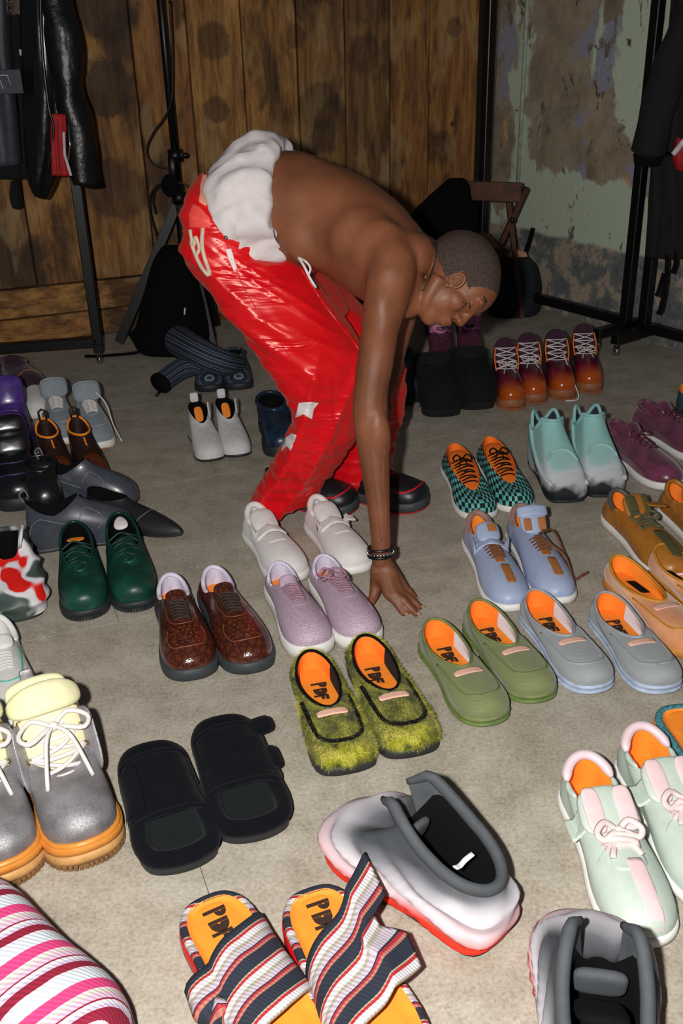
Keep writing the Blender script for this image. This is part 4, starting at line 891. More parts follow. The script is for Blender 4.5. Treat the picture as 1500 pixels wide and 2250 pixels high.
# ------------------------------------------------------------------ slides
def slide(i, toe, heel, labels, group, footbed, rimm, sole, strap, edge, W=.13, L=None, zs=.04, y0=.33, y1=.80, hgt=.075, rimr=.009, skew=.0, printed=False, overl=None, openf=None, thick=.006, name='slide_sandal', layers=None, tread=None, grow=.004, lift=0, ar=1.0, edgem=None):
    s = Shoe(name, labels[i], group, toe, heel, L, W, 1 if i else -1, 'slide', zs=zs, up=None, sole=sole, lining=None, grow=grow, cat='sandal', layers=layers, tread=tread)
    L = s.L; kd = 'slide'
    mesh('rim', tube([(p[0], p[1], zs+rimr*.3+s.rocker(p[1])) for p in outline(kd, L, W, s.side, -rimr*.6)], rimr, 8, True), rimm, s.root)
    rg = [[(p[0], p[1], zs+z+s.rocker(p[1])) for p in outline(kd, L, W, s.side, -g)] for g, z in ((rimr*1.1, .010), (rimr*1.3+.004, .006), (rimr*1.3+.008, .0045))]
    rg += [[(p[0]*q, p[1], p[2]+.001) for p in rg[-1]] for q in (.8, .6, .4, .2, .02)]
    mesh('footbed', loft(rg, True, False, True), footbed, s.root); s.zi = zs+.004
    # strap
    nx, ny = 30, 18; V = []; UV = []
    O = outline(kd, L, W, s.side, .002, 200)
    def wid(y, sg):
        q = O[np.abs(O[:, 1]-y) < L*.02]; q = q[q[:, 0]*sg > 0]; return abs(q[:, 0]).max() if len(q) else W/2
    for j in range(ny+1):
        for k in range(nx+1):
            t = k/nx; a = PI*t; y = L*(y0+(y1-y0)*j/ny)+skew*(t-.5)
            wl = wid(y, 1)*.5+wid(y, -1)*.5+.003+lift*.0
            jj = j/ny; hh = hgt*(1+.22*(1-jj))*(1+lift*(1-jj)*(1-t if skew > 0 else t))
            x = math.cos(a); xx = math.copysign(abs(x)**.8, x)*wl; z = zs*.55+(hh)*math.sin(a)**.62
            z += .0015*mn.noise(Vector((xx*30, y*30, i*5)))*2
            if openf: xx, y, z = openf(t, jj, xx, y, z, wl)
            V.append((xx, y, z)); UV.append((t, jj))
    n0 = len(V)
    Vi = [(v[0]*.93, v[1], max(v[2]-thick, zs*.5)) for v in V]
    Fc = []
    for j in range(ny):
        for k in range(nx):
            a = j*(nx+1)+k; Fc.append((a, a+nx+1, a+nx+2, a+1)); Fc.append((n0+a, n0+a+1, n0+a+nx+2, n0+a+nx+1))
    for k in range(nx):
        a = k; b_ = ny*(nx+1)+k; Fc.append((a, a+1, n0+a+1, n0+a)); Fc.append((b_, n0+b_, n0+b_+1, b_+1))
    for j in range(ny):
        a = j*(nx+1); b_ = a+nx; Fc.append((a, n0+a, n0+a+nx+1, a+nx+1)); Fc.append((b_, b_+nx+1, n0+b_+nx+1, n0+b_))
    mesh('strap', (V+Vi, Fc), strap, s.root, uv=UV+UV)
    g = lambda j: [V[j*(nx+1)+k] for k in range(nx+1)]
    if edge:
        mesh('strap_edge', tube(g(0), edge[1], 8), edge[0], s.root); mesh('strap_edge', tube(g(ny), edge[1], 8), edge[0], s.root)
    if overl:
        sg, w0, a0, mm = overl    # flap overlapping at one side
        rows = []
        for j in range(3, ny-1):
            rows.append([(V[j*(nx+1)+k][0]*1.05+sg*.004, V[j*(nx+1)+k][1]+a0, V[j*(nx+1)+k][2]+.007) for k in (range(0, 12) if sg > 0 else range(nx-11, nx+1))])
        f = loft(rows, False); mesh('strap_flap', f, mm, s.root)
    if printed: s.text(L*.165, .046)
    return s
bands = [(0, (30, 36, 52)), (.20, (168, 160, 130)), (.235, (176, 34, 44)), (.31, (206, 204, 206)), (.47, (164, 158, 140)), (.56, (184, 172, 184)), (.70, (30, 36, 52)), (.735, (170, 32, 42)), (.79, (176, 110, 96)), (.86, (30, 36, 52))]
STR = m_stripes('red_navy_stripe_cloth', bands, .40, src='UV', diag=(0, 1, 0), twill=1100); STRR = m_stripes('red_navy_stripe_rim', bands, .066, diag=(.3, 1, 0))
redrub = mat('bright_red_rubber', (200, 18, 22), .45, var=.04)
def flapA(t, j, x, y, z, wl):
    # the loose end juts out past the image-left edge over the first part of the strap
    if t < .22 and j < .45: k = (1-t/.22)*min(1, (.45-j)/.12); x += .030*k; z += .030*k; y -= .012*k
    if t < .16 and j >= .45: k = (1-t/.16); x -= .010*k
    return x, y, z
def flapB(t, j, x, y, z, wl):
    # the strap end is unfastened and stands up past the far side
    if t > .45:
        k = (t-.45)/.55; e = 1.30-.42*min(1, max(0, (j-.42)/.06))+.42*min(1, max(0, (j-.62)/.08))-.3*max(0, j-.7)
        zz = z; x2 = wl*math.cos(PI*.45)-k*wl*1.12*e; z2 = .105+.030*k*(1-j*1.6)+.004*math.sin(k*5)
        m_ = min(1, k*2.2); x = x*(1-m_)+x2*m_; z = zz*(1-m_)+z2*m_; y = y-.035*k*(1-j)
    return x, y, z
for i, (t, h) in enumerate((((668, 2395), (432, 1972)), ((880, 2400), (668, 1968)))):
    s = slide(i, t, h, ['left striped slide sandal with orange footbed and red sole', 'right striped slide sandal with orange footbed, strap flap standing up'], 'striped slide sandals', ORANGE, STRR, redrub, STR, None, W=.142, L=.355, y0=.36 if i == 0 else .34, y1=.80, hgt=.062, printed=True, rimr=.0085, zs=.034, skew=-.085, openf=flapA if i == 0 else flapB)
    L = s.L
    if i == 0: mesh('under_strap', tube(catmull([(.078, L*(.60+.02*q), .03+.002*q) for q in range(3)]+[(.060, L*.62, .075)], 8, False), .012, 8), STRR, s.root)
blf = mat('black_fleece', (11, 13, 19), .97, sheen=.04, bs=.5, bsc=260, var=.2, spec=.1); blb = mat('black_footbed', (24, 29, 31), .7, var=.1, spec=.3)
for i, (t, h) in enumerate((((412, 1925), (326, 1672)), ((570, 1858), (484, 1612)))):
    s = slide(i, t, h, ['left black fleece slide sandal, its strap lying flat', 'right black fleece slide sandal with its strap end sticking out'], 'black fleece slide sandals', blb, blf, BLACKRUB, blf, (blf, .005), W=.141, L=None, y0=.20, y1=.68, hgt=.046, rimr=.015, zs=.030, thick=.008, grow=.002, overl=(1 if i == 0 else -1, 0, .0, blf))
    L = s.L
    for q in (0,): mesh('puffy_side', tube([(p[0], p[1], .032+s.rocker(p[1])) for p in outline('slide', L, .141, s.side, -.006)], .016, 10, True), blf, s.root)
    mesh('size_mark', pad((.012, L*.175, s.zi+.001), Vector((1, .3, 0)), Vector((-.3, 1, 0)), .012, .006, .001, 6), WHITEFAB, s.root)
    if i: mesh('strap_wing', pad((-.066, L*.25, .066), Vector((-1, 0, .15)), Vector((0, -1, 0)), .055, .05, .014, 3.5), blf, s.root); mesh('strap_wing', pad((-.068, L*.50, .052), Vector((-1, 0, -.1)), Vector((0, -1, 0)), .04, .07, .012, 3.5), blf, s.root)
pb = [(0, (214, 60, 120)), (.20, (216, 206, 210)), (.235, (204, 196, 184)), (.30, (206, 174, 196)), (.40, (146, 16, 50)), (.43, (214, 214, 220)), (.50, (196, 182, 204)), (.56, (136, 8, 44)), (.72, (216, 206, 210)), (.76, (206, 214, 220))]
PKS = m_stripes('pink_stripe_cloth', pb, .265, src='UV', diag=(0, 1, 0), twill=900)
mgrb = mat('magenta_rubber', (196, 30, 96), .5)
s = slide(0, (215, 2420), (-20, 2140), ['large pink striped slide sandal in the bottom left corner'], 'pink striped slide sandals', ORANGE, PKS, mgrb, PKS, None, W=.19, L=.36, y0=.03, y1=.99, hgt=.125, zs=.035, skew=.03)
s = slide(0, (-100, 2130), (-135, 1985), ['pink striped slide sandal barely showing at the left edge'], 'pink striped slide sandals', ORANGE, PKS, mgrb, PKS, None, W=.12, L=.20, y0=.1, y1=.8, hgt=.08, zs=.035)
teal = mat('teal_stripe_fringe', (60, 120, 130), .8, var=.5, vs=200)
s = slide(1, (1655, 1840), (1512, 1645), ['', 'orange footbed sandal with teal fringed edge beside the mint sneakers'], None, ORANGE, teal, ORANGE, teal, None, W=.13, L=.33, y0=.5, y1=.85)
# ------------------------------------------------------------------ moulded shoes
def m_mould(name, stops, zmax, vec=(0, 0, 1), ns=.25, nscale=9, off=0):
    m, nt, b = nodes(name); dp = nt.nodes.new('ShaderNodeVectorMath'); dp.operation = 'DOT_PRODUCT'; dp.inputs[1].default_value = vec
    oc = objc(nt); nt.links.new(oc, dp.inputs[0]); f = math_(nt, 'ADD', math_(nt, 'DIVIDE', math_(nt, 'ADD', dp.outputs['Value'], off), zmax), math_(nt, 'MULTIPLY_ADD', noi(nt, nscale, oc, 2, .4, .5), ns, -ns/2))
    nt.links.new(ramp(nt, f, stops), b.inputs['Base Color']); b.inputs['Roughness'].default_value = .75; b.inputs['Specular IOR Level'].default_value = .3; bump(nt, b, noi(nt, 900, oc, 2), .3, .0006); return m
MR = m_mould('red_white_grey_mould', [(.0, (215, 40, 24)), (.14, (224, 60, 40)), (.25, (214, 184, 190)), (.42, (196, 192, 198)), (.56, (110, 112, 118)), (.66, (62, 66, 70))], .20, ns=.24, nscale=7)
MG = mat('dark_grey_mould', (66, 70, 74), .8, var=.08, bs=.3, bsc=900)
def moulded(i, toe, heel, labels, m, mtop, lining, L=.33, W=.145, group='moulded shoes', hi=1.0):
    def rimfn(a, f, x, y, z):
        sd = abs(math.sin(a))
        g_ = min(1, max(0, (f-.80)/.16)); zf = (.125+.06*hi*min(1, f/.75)**1.2)*(1-g_)+.125*g_
        return x*(1+.10*sd), y, zf
    s = Shoe('moulded_shoe', labels[i], group, toe, heel, L, W, 1 if i else -1, 'round', zs=.010, toeh=.070, zt=.1, yh=.03, yt=.60, wr=.050, up=m, sole=BLACKRUB, lining=lining, insole=BLACKFAB, bulge=.026, rimfn=rimfn, nv=36, grow=-.008, vampk=.30)
    o = [c for c in s.root.children if c.name.startswith('upper')][0]
    for v in o.data.vertices:
        p = v.co; t = p.y/L; r_ = Vector((p.x, (p.y-L/2)*.5, 0)).normalized()
        side = min(1, abs(p.x)/(W*.30)); zz = p.z-.10*t
        rd_ = (1-abs((((zz+.06)/.040+.25*math.sin(t*7)) % 1)*2-1))**1.5     # flowing shelves along the sides
        ww = side*min(1, max(0, (.15-p.z)/.05))*min(1, p.z/.02)
        v.co = p+r_*(rd_*.013-.004)*ww+r_*mn.noise(Vector((p.x*9, p.y*14, p.z*20+i*4)))*.006*ww
    return s
s = moulded(0, (752, 1830), (1042, 2040), ['grey moulded shoe fading to white and red, tall collar open to the camera'], MR, MG, BLACKFAB, L=.36, W=.165)
def fincollar(s, m, r=.010, hi=.0):
    pts = []; rr = []
    ids = [k for k in range(-int(NU*.42), int(NU*.42)+1)]
    for k in ids:
        p = s.rim[k % NU]; f = abs(k)/(NU*.42); e = max(0, (f-.55)/.45)
        pts.append((p[0]*(1+.2*e), p[1]+.028*e, p[2]+hi*e**1.5)); rr.append(r*(1-.55*max(0, (f-.8)/.2)))
    mesh('collar', tube(pts, rr, 10, False, .8), m, s.root)
    S0 = [tuple(s.rim[k % NU]-np.array([0, 0, .004])) for k in ids]
    mesh('collar_wall', loft([S0, pts], False), m, s.root)
fincollar(s, MG, .012, .05)
mesh('tongue', pad((0, s.L*.50, .125), Vector((1, 0, 0)), Vector((0, -.3, 1)), .06, .05, .016, 3), MG, s.root)
mesh('size_tag', tube(catmull([(-.02, s.L*.22, .13), (-.008, s.L*.22, .126), (.0, s.L*.21, .135), (.015, s.L*.2, .14)], 12, False), .002, 6, flat=3), WHITEFAB, s.root)
s = moulded(0, (1290, 2062), (1305, 2370), ['grey moulded shoe with two upright fins, cut by the bottom edge'], MR, MG, BLACKFAB, L=.35, W=.165)
fincollar(s, MG, .013, .045)
mesh('tongue', pad((0, s.L*.49, .120), Vector((1, 0, 0)), Vector((0, -.2, 1)), .078, .055, .02, 4), MG, s.root)
mesh('padded_lining', pad((0, s.L*.36, .115), Vector((1, 0, 0)), Vector((0, -.75, .66)), .074, .12, .02, 4), BLACKFAB, s.root)
# mint to black moulded
MM = m_mould('mint_white_black_mould', [(.0, (14, 18, 22)), (.16, (30, 34, 40)), (.27, (186, 186, 190)), (.42, (200, 206, 210)), (.60, (160, 198, 196)), (1, (142, 194, 190))], .20, vec=(0, -.12, 1), ns=.75, nscale=11, off=.035)
mdk = mat('charcoal_swirl', (40, 50, 56), .7)
for i, (t, h) in enumerate((((1252, 1112), (1170, 1000)), ((1335, 1100), (1262, 988)))):
    def rf(a, f, x, y, z):
        zf = .15+.045*(1-math.cos(a*4))*.5
        return x*1.25, y, zf if f < .8 else .20
    s = Shoe('moulded_shoe', ['left mint to black moulded clog with tall collar', 'right mint to black moulded clog with tall collar'][i], 'mint moulded clogs', t, h, .34, .122, 1 if i else -1, 'square', zs=.012, toeh=.055, zt=.1, yh=.02, yt=.40, wr=.036, up=MM, sole=BLACKRUB, lining=mdk, insole=BLACKFAB, bulge=.016, rimfn=rf, nv=24, grow=-.006, vampk=.25)
    s.collar(.006, mat('mint_foam', (140, 190, 188), .7, var=.04), 0, 1)
    L = s.L
    for sg in (-1, 1): s.line([(.5+sg*.34, .8), (.5+sg*.28, .88), (.5+sg*.24, .6), (.5+sg*.2, .35), (.5+sg*.12, .2)], .008, MM, 'flowing_ridge'); s.line([(.5+sg*.30, .72), (.5+sg*.27, .5), (.5+sg*.23, .25)], .005, mdk, 'dark_groove')
    s.drape([(-.045, L*.72), (-.03, L*.64), (0, L*.62), (.03, L*.64), (.045, L*.72)], .005, MM, 'flowing_ridge')
    mesh('ankle_opening', pad((-.03, L*.30, .165), Vector((.6, .7, 0)), Vector((0, -.2, 1)), .03, .055, .01, 2), mdk, s.root)
# camo moulded at left
m, nt, b = nodes('red_white_grey_camo'); c = ramp(nt, noi(nt, 13, objc(nt), 1.5, .4), [(.36, (60, 72, 68)), (.44, (66, 80, 74)), (.49, (214, 212, 216)), (.56, (214, 212, 216)), (.60, (210, 20, 16)), (.75, (215, 30, 20))]); nt.links.new(c, b.inputs['Base Color']); b.inputs['Roughness'].default_value = .5; CAM = m
for i, (t, h) in enumerate((((-75, 1372), (-130, 1230)), ((55, 1372), (8, 1230)))):
    s = moulded(i, t, h, ['red, white and grey marbled moulded shoe outside the left edge', 'red, white and grey marbled moulded shoe with tall fin at the left edge'], CAM, CAM, BLACKFAB, L=.32, W=.135, group='marbled moulded shoes'); fincollar(s, CAM, .007, .02)
# sliver at right edge
s = boot(0, (1535, 985), (1505, 925), ['tan and teal boot just showing at the right edge'], None, mat('teal_suede', (40, 84, 88), .8), tansole, ORANGE, W=.12, L=.28, zh=.14, zm=.13, zt=.13, yt=.45)
s.patch(0, s.L*.75, .08, .1, mat('tan_suede', (150, 96, 50), .8), 'toe_cap', 3)
# ------------------------------------------------------------------ person
def V3(a): return Vector(tuple(float(q) for q in a))
def remesh(name, vf, voxel, smooth, mat_, parent, disp=None, factor=.5, label=None):
    v, f = vf; me = bpy.data.meshes.new(name); me.from_pydata([tuple(map(float, p)) for p in v], [], f); me.materials.append(mat_)
    o = bpy.data.objects.new(name+'_tmp', me); link(o)
    r = o.modifiers.new('r', 'REMESH'); r.mode = 'VOXEL'; r.voxel_size = voxel
    s_ = o.modifiers.new('s', 'SMOOTH'); s_.factor = factor; s_.iterations = smooth
    dg = bpy.context.evaluated_depsgraph_get(); dg.update(); nm = bpy.data.meshes.new_from_object(o.evaluated_get(dg)); nm.name = name
    bpy.data.objects.remove(o); bpy.data.meshes.remove(me)
    if disp:
        n = len(nm.vertices); nor = [tuple(q.normal) for q in nm.vertices]
        for q, nn in zip(nm.vertices, nor): q.co = q.co+disp(q.co, Vector(nn))
        nm.update()
    nm.polygons.foreach_set('use_smooth', [True]*len(nm.polygons))
    nm.materials.clear(); nm.materials.append(mat_)
    o = bpy.data.objects.new(name, nm); link(o, parent)
    if label: o['label'] = label
    return o
LAT = V3((-.28, -.96, 0)).normalized(); FWD = V3((.96, -.28, 0))
def secloft(secs, n=28, lat=LAT, pw=2.2):
    """secs: (top px, bottom px, Y, half width along lat[, lateral shift])"""
    S = catmull([tuple(D(*a, Y))+tuple(D(*b_, Y))+(hw,) for a, b_, Y, hw in secs], len(secs)*4, False); R = []
    for q in S:
        a, b_ = V3(q[:3]), V3(q[3:6]); c = (a+b_)/2; v = (a-b_)/2
        R.append([c+v*math.copysign(abs(math.cos(t))**(2/pw), math.cos(t))+lat*q[6]*math.copysign(abs(math.sin(t))**(2/pw), math.sin(t)) for t in [2*PI*k/n for k in range(n)]])
    return loft(R, True, True, True)
def limb(pts, rr, n=14, flat=None): 
    q = catmull([tuple(p)+(r,) for p, r in zip(pts, rr)], len(pts)*4, False)
    return tube(q[:, :3], list(q[:, 3]), n, False, flat)
m, nt, b = nodes('brown_skin'); oc = objc(nt)
nt.links.new(ramp(nt, noi(nt, 7, oc, 5), [(.3, (98, 56, 34)), (.7, (132, 80, 52))]), b.inputs['Base Color'])
nt.links.new(ramp(nt, noi(nt, 60, oc, 3), [(.3, (184, 184, 184)), (.7, (205, 205, 205))]), b.inputs['Roughness']); b.inputs['Specular IOR Level'].default_value = .42
b.inputs['Subsurface Weight'].default_value = .04; b.inputs['Subsurface Radius'].default_value = (.4, .15, .08); b.inputs['Subsurface Scale'].default_value = .01
bump(nt, b, noi(nt, 500, oc, 3), .12, .0008); SKIN = m
man = thing('person', 'bare-backed man in red satin trousers bending over to touch the floor among the shoes', 'person', tuple(G(690, 1120)))
ML = V3(man.location)
def loc(vf): return [tuple(V3(p)-ML) for p in vf[0]], vf[1]
B = []
B.append(secloft([((545, 345), (610, 590), 2.70, .15), ((600, 332), (655, 580), 2.68, .15), ((680, 342), (705, 592), 2.64, .145), ((760, 374), (752, 620), 2.60, .155), ((830, 418), (800, 650), 2.55, .168), ((885, 468), (850, 670), 2.50, .165), ((925, 515), (885, 665), 2.46, .12), ((948, 545), (915, 650), 2.44, .07)], 32))
sh = V3(D(858, 596, 2.36)); B.append(ellipsoid(sh, (.062, .062, .082)))
B.append(ellipsoid(D(835, 560, 2.40), (.075, .05, .09)))            # rear deltoid to scapula
B.append(ellipsoid(D(800, 530, 2.44), (.09, .05, .08)))             # scapula
B.append(ellipsoid(D(905, 560, 2.42), (.06, .06, .055)))            # trapezius
B.append(ellipsoid(D(725, 520, 2.52), (.13, .045, .085)))            # lat
B.append(ellipsoid(D(890, 640, 2.38), (.05, .05, .07)))            # pectoral / front shoulder
armp = [(858, 596, 2.345), (848, 650, 2.32), (836, 710, 2.30), (826, 780, 2.285), (816, 850, 2.27), (813, 905, 2.26), (818, 965, 2.245), (826, 1050, 2.225), (832, 1120, 2.205), (836, 1180, 2.19), (838, 1235, 2.18)]
B.append(limb([D(*p) for p in armp], [.062, .058, .053, .047, .042, .043, .041, .034, .028, .0255, .025]))
B.append(ellipsoid(D(838, 720, 2.28), (.038, .04, .10))); B.append(ellipsoid(D(828, 965, 2.235), (.034, .034, .085)))
# left arm, braced on the knee behind
B.append(limb([D(900, 590, 2.60), D(880, 680, 2.66), D(862, 760, 2.68), D(850, 820, 2.66), D(835, 880, 2.62)], [.06, .05, .042, .038, .028]))
B.append(ellipsoid(D(828, 895, 2.61), (.045, .03, .04)))
# hand
wr = V3(D(838, 1235, 2.18)); 
kn = [V3(G(850, 1306, .050)), V3(G(864, 1303, .054)), V3(G(877, 1300, .050)), V3(G(888, 1292, .043))]
tips = [V3(G(890, 1352, .009)), V3(G(917, 1352, .009)), V3(G(926, 1337, .009)), V3(G(915, 1318, .009))]
pr = [.0115, .0115, .011, .010]
for k in range(4):
    B.append(limb([wr+V3((.004*(k-1.5), 0, 0)), (wr+kn[k])/2+V3((0, 0, .006)), kn[k]], [.019, .0165, .0135], 10))
    a, c = kn[k], tips[k]; q1 = a.lerp(c, .42)+V3((0, 0, .006)); q2 = a.lerp(c, .75)+V3((0, 0, .002))
    B.append(limb([a, a.lerp(q1, .5), q1, q1.lerp(q2, .5), q2, c], [.0125, pr[k]*.95, pr[k], pr[k]*.88, pr[k]*.92, pr[k]*.78], 10))
th_ = [wr+V3((-.012, -.008, -.01)), V3(G(826, 1282, .062)), V3(G(821, 1308, .036)), V3(G(812, 1330, .010))]
B.append(limb(th_, [.018, .017, .0135, .0105], 10))
B.append(ellipsoid((wr+kn[1])/2, (.030, .016, .034)))
# head frame
yaw = .10
hu = V3(R_*.93+U_*.37); hf = V3(R_*.37-U_*.93-F_*yaw).normalized(); hr = hf.cross(hu).normalized(); hu = hr.cross(hf).normalized()
HC = V3(D(1034, 606, 2.41))-hu*.034-hf*.006
def hp(f, u, r=0): return HC+hf*f+hu*u+hr*r
HA = (hf, hr, hu)
def he(f, u, r, a, b_, c, nu=20, nv=14): return ellipsoid(hp(f, u, r), (a, b_, c), HA, nu, nv)
B += [he(-.012, .022, 0, .100, .077, .088, 32, 24), he(.022, .022, 0, .078, .070, .074), he(.030, -.045, 0, .060, .058, .065), he(.048, -.088, 0, .036, .036, .030), he(.066, -.102, 0, .018, .022, .016),
      he(.052, -.030, .036, .032, .024, .026), he(.052, -.030, -.036, .032, .024, .026)]
B += [he(.088, .022, .028, .010, .026, .010), he(.088, .022, -.028, .010, .026, .010)]      # brows
B += [limb([hp(.086, .012), hp(.094, -.010), hp(.104, -.032)], [.009, .010, .010], 10), he(.099, -.036, .011, .011, .008, .008), he(.099, -.036, -.011, .011, .008, .008), he(.105, -.033, 0, .010, .011, .009)]
B += [he(.088, -.058, 0, .015, .024, .0075), he(.085, -.073, 0, .014, .021, .0085), he(.075, -.066, 0, .02, .028, .02)]
B += [limb([hp(-.005, -.045, s_*.052), hp(.03, -.092, s_*.036), hp(.058, -.106, s_*.010)], [.022, .018, .013], 10) for s_ in (-1, 1)]
# ears
for s_ in (1, -1):
    B.append(ellipsoid(hp(.026, -.024, s_*.072), (.014, .006, .021), (hf, hr, hu)))
    B.append(tube([hp(.026+.014*math.cos(a), -.022+.021*math.sin(a), s_*(.077+.004*math.sin(a))) for a in np.linspace(-.6, 3.9, 16)], [.0038]*16, 8))
    B.append(ellipsoid(hp(.028, -.043, s_*.073), (.007, .005, .010), (hf, hr, hu)))
# neck
B.append(limb([V3(D(905, 575, 2.47)), V3(D(940, 590, 2.45)), hp(-.055, -.05)], [.075, .066, .058], 18))
B.append(limb([V3(D(915, 640, 2.45)), hp(-.01, -.075)], [.05, .036], 14))
Wn = HC
def skin_disp(p, n):
    q = p+ML; d = 0
    return n*d
body = remesh('body', loc(join(*B)), .0042, 7, SKIN, man)
def relax(o, wfn, its):
    me = o.data; n = len(me.vertices); co = np.empty(n*3); me.vertices.foreach_get('co', co); co = co.reshape(-1, 3)
    E = np.empty(len(me.edges)*2, int); me.edges.foreach_get('vertices', E); E = E.reshape(-1, 2); deg = np.bincount(E.ravel(), minlength=n)[:, None]
    w_ = wfn(co+np.array(tuple(ML)))[:, None]
    for _ in range(its):
        acc = np.zeros_like(co)
        for k in range(3): acc[:, k] = np.bincount(E[:, 0], co[E[:, 1], k], n)+np.bincount(E[:, 1], co[E[:, 0], k], n)
        co += w_*(acc/np.maximum(deg, 1)-co)*.6
    me.vertices.foreach_set('co', co.ravel()); me.update()
def w_body(c):
    dh = np.linalg.norm(c-np.array(tuple(HC)), axis=1); w_ = np.clip((dh-.125)/.05, 0, 1)*np.clip((c[:, 2]-.60)/.1, 0, 1)
    return w_
relax(body, w_body, 90)
co_ = [(v_, v_.co.copy(), v_.normal.copy()) for v_ in body.data.vertices]
for v_, c_, n_ in co_:
    q = c_+ML; w_ = min(1, max(0, (q.z-.58)/.1))*min(1, max(0, ((q-HC).length-.16)/.05))
    v_.co = c_+n_*w_*(mn.noise(Vector((q.x*9+3, q.y*6, q.z*9)))*.0075+mn.noise(Vector((q.x*22, q.y*12, q.z*20)))*.0022)
body.data.update()
# hair: close cropped cap over the skull
bm_v, bm_f, idx = [], [], {}
for poly in body.data.polygons:
    c = Vector(poly.center)+ML-HC; f, u, r = c.dot(hf), c.dot(hu), c.dot(hr)
    if c.length > .15: continue
    hairline = u > -.012 and f < .050+max(0, u-.02)*.5 or (u > -.034 and f < .004)
    if abs(f-.028) < .022 and u < .004: hairline = False
    if not hairline: continue
    vs = []
    for vi in poly.vertices:
        if vi not in idx:
            v_ = body.data.vertices[vi]; idx[vi] = len(bm_v); k = mn.noise(v_.co*260)*.0006; bm_v.append(v_.co+v_.normal*(.0011+k))
        vs.append(idx[vi])
    bm_f.append(tuple(vs))
m, nt, b = nodes('cropped_black_hair'); nt.links.new(ramp(nt, noi(nt, 420, objc(nt), 3, .7), [(.35, (30, 22, 20)), (.65, (86, 66, 58))]), b.inputs['Base Color']); b.inputs['Roughness'].default_value = .38; bump(nt, b, noi(nt, 420, objc(nt), 3, .7), 1, .003)
if bm_f: mesh('hair', (bm_v, bm_f), m, man)
# eyelid, lashes and brow
DK = mat('dark_hair', (16, 11, 10), .6)
for s_ in (1, -1):
    E_ = [tube([hp(.026+.0155*math.cos(a), -.020+.0215*math.sin(a), s_*(.080+.005*math.sin(a))) for a in np.linspace(-.9, 3.9, 20)], [.002+.0025*math.sin(PI*k/19)**.5 for k in range(20)], 8),
          tube([hp(.027+.008*math.cos(a), -.021+.011*math.sin(a), s_*(.0795)) for a in np.linspace(.2, 3.6, 12)], .0026, 8), ellipsoid(hp(.038, -.026, s_*.077), (.005, .004, .006), (hf, hr, hu)), ellipsoid(hp(.026, -.041, s_*.078), (.006, .004, .006), (hf, hr, hu))]
    mesh('ear', loc(join(*E_)), SKIN, man)
    mesh('eyebrow', loc(tube([hp(.088, .030, s_*.020), hp(.088, .036, s_*.034), hp(.078, .033, s_*.050)], [.0028, .003, .0016], 6)), DK, man)
    mesh('eyelid', loc(he(.074, .004, s_*.031, .013, .015, .012, 12, 8)), SKIN, man)
    mesh('eyelashes', loc(tube([hp(.086, -.003, s_*.020), hp(.088, -.005, s_*.031), hp(.080, -.003, s_*.045)], .0013, 6)), DK, man)
# nails
nail = mat('fingernail', (200, 150, 128), .3)
for k in range(4):
    a = kn[k]; c = tips[k]; d = (c-a); d.z = 0; d.normalize()
    mesh('fingernail', loc(pad(c+V3((0, 0, .0075))+d*.001, d.cross(Vector((0, 0, 1)))*-1, d*.97+V3((0, 0, -.25)), .010, .014, .0022, 2.6)), nail, man)
# bracelets, neck cord
ax = (V3(D(836, 1190, 2.19))-V3(D(838, 1235, 2.18))).normalized(); e1 = ax.orthogonal().normalized(); e2 = ax.cross(e1)
for off, rr_, mm, nm in ((-.006, .0045, BLACKMET, 'bracelet'), (.012, .004, mat('black_bead', (20, 20, 22), .4), 'bracelet')):
    c = V3(D(836, 1214, 2.186))+ax*off
    mesh(nm, loc(tube([c+e1*.031*math.cos(a)+e2*.029*math.sin(a) for a in np.linspace(0, 2*PI, 29)[:-1]], rr_, 8, True)), mm, man, label='black cord bracelet')
c = V3(D(836, 1214, 2.186))+ax*.002
st = [box(c+e1*.0335*math.cos(a)+e2*.0315*math.sin(a), (.0055, .0055, .0055), ((e1*math.cos(a)+e2*math.sin(a)), (e2*math.cos(a)-e1*math.sin(a)), ax)) for a in np.linspace(0, 2*PI, 25)[:-1]]
mesh('bracelet_studs', loc(join(*st)), CHROME, man)
bvb = BVHTree.FromPolygons([v.co for v in body.data.vertices], [tuple(p.vertices) for p in body.data.polygons])
def cast(px, py, bv, off=.002):
    d = Vector(tuple(ray(px, py))).normalized(); h = bv.ray_cast(Vector(tuple(C_))-ML, d)
    return (h[0]+h[1]*off) if h[0] else None
def on_surface(pxs, bv, r, m_, name, n=24, off=.001, flat=None, label=None):
    P = [cast(x, y, bv, off) for x, y in catmull(pxs, n, False)]; P = [p for p in P if p]
    if len(P) > 2:
        P2 = [P[0]]
        for p in P[1:]:
            if (p-P2[-1]).length < .06: P2.append(p)
        return mesh(name, tube(P2, r, 6, False, flat), m_, man, label=label)
def decal(poly, bv, m_, name, off=.003, nr=6, label=None):
    cx = sum(p[0] for p in poly)/len(poly); cy = sum(p[1] for p in poly)/len(poly); P = []
    for k in range(len(poly)):
        a, b_ = poly[k], poly[(k+1) % len(poly)]
        for t in (0, .25, .5, .75): P.append((a[0]*(1-t)+b_[0]*t, a[1]*(1-t)+b_[1]*t))
    rings = []; last = cast(cx, cy, bv, off)
    if last is None: return
    for q in np.linspace(.02, 1, nr+1):
        rg = []
        for p in P:
            h = cast(cx+(p[0]-cx)*q, cy+(p[1]-cy)*q, bv, off)
            if h is None or (h-last).length > .15: h = last
            rg.append(h)
        rings.append(rg)
    rings.append([p-(p-Vector(tuple(C_))+ML).normalized()*(-off*1.2) for p in rings[-1]])
    return mesh(name, loft(rings, True, True), m_, man, label=label)
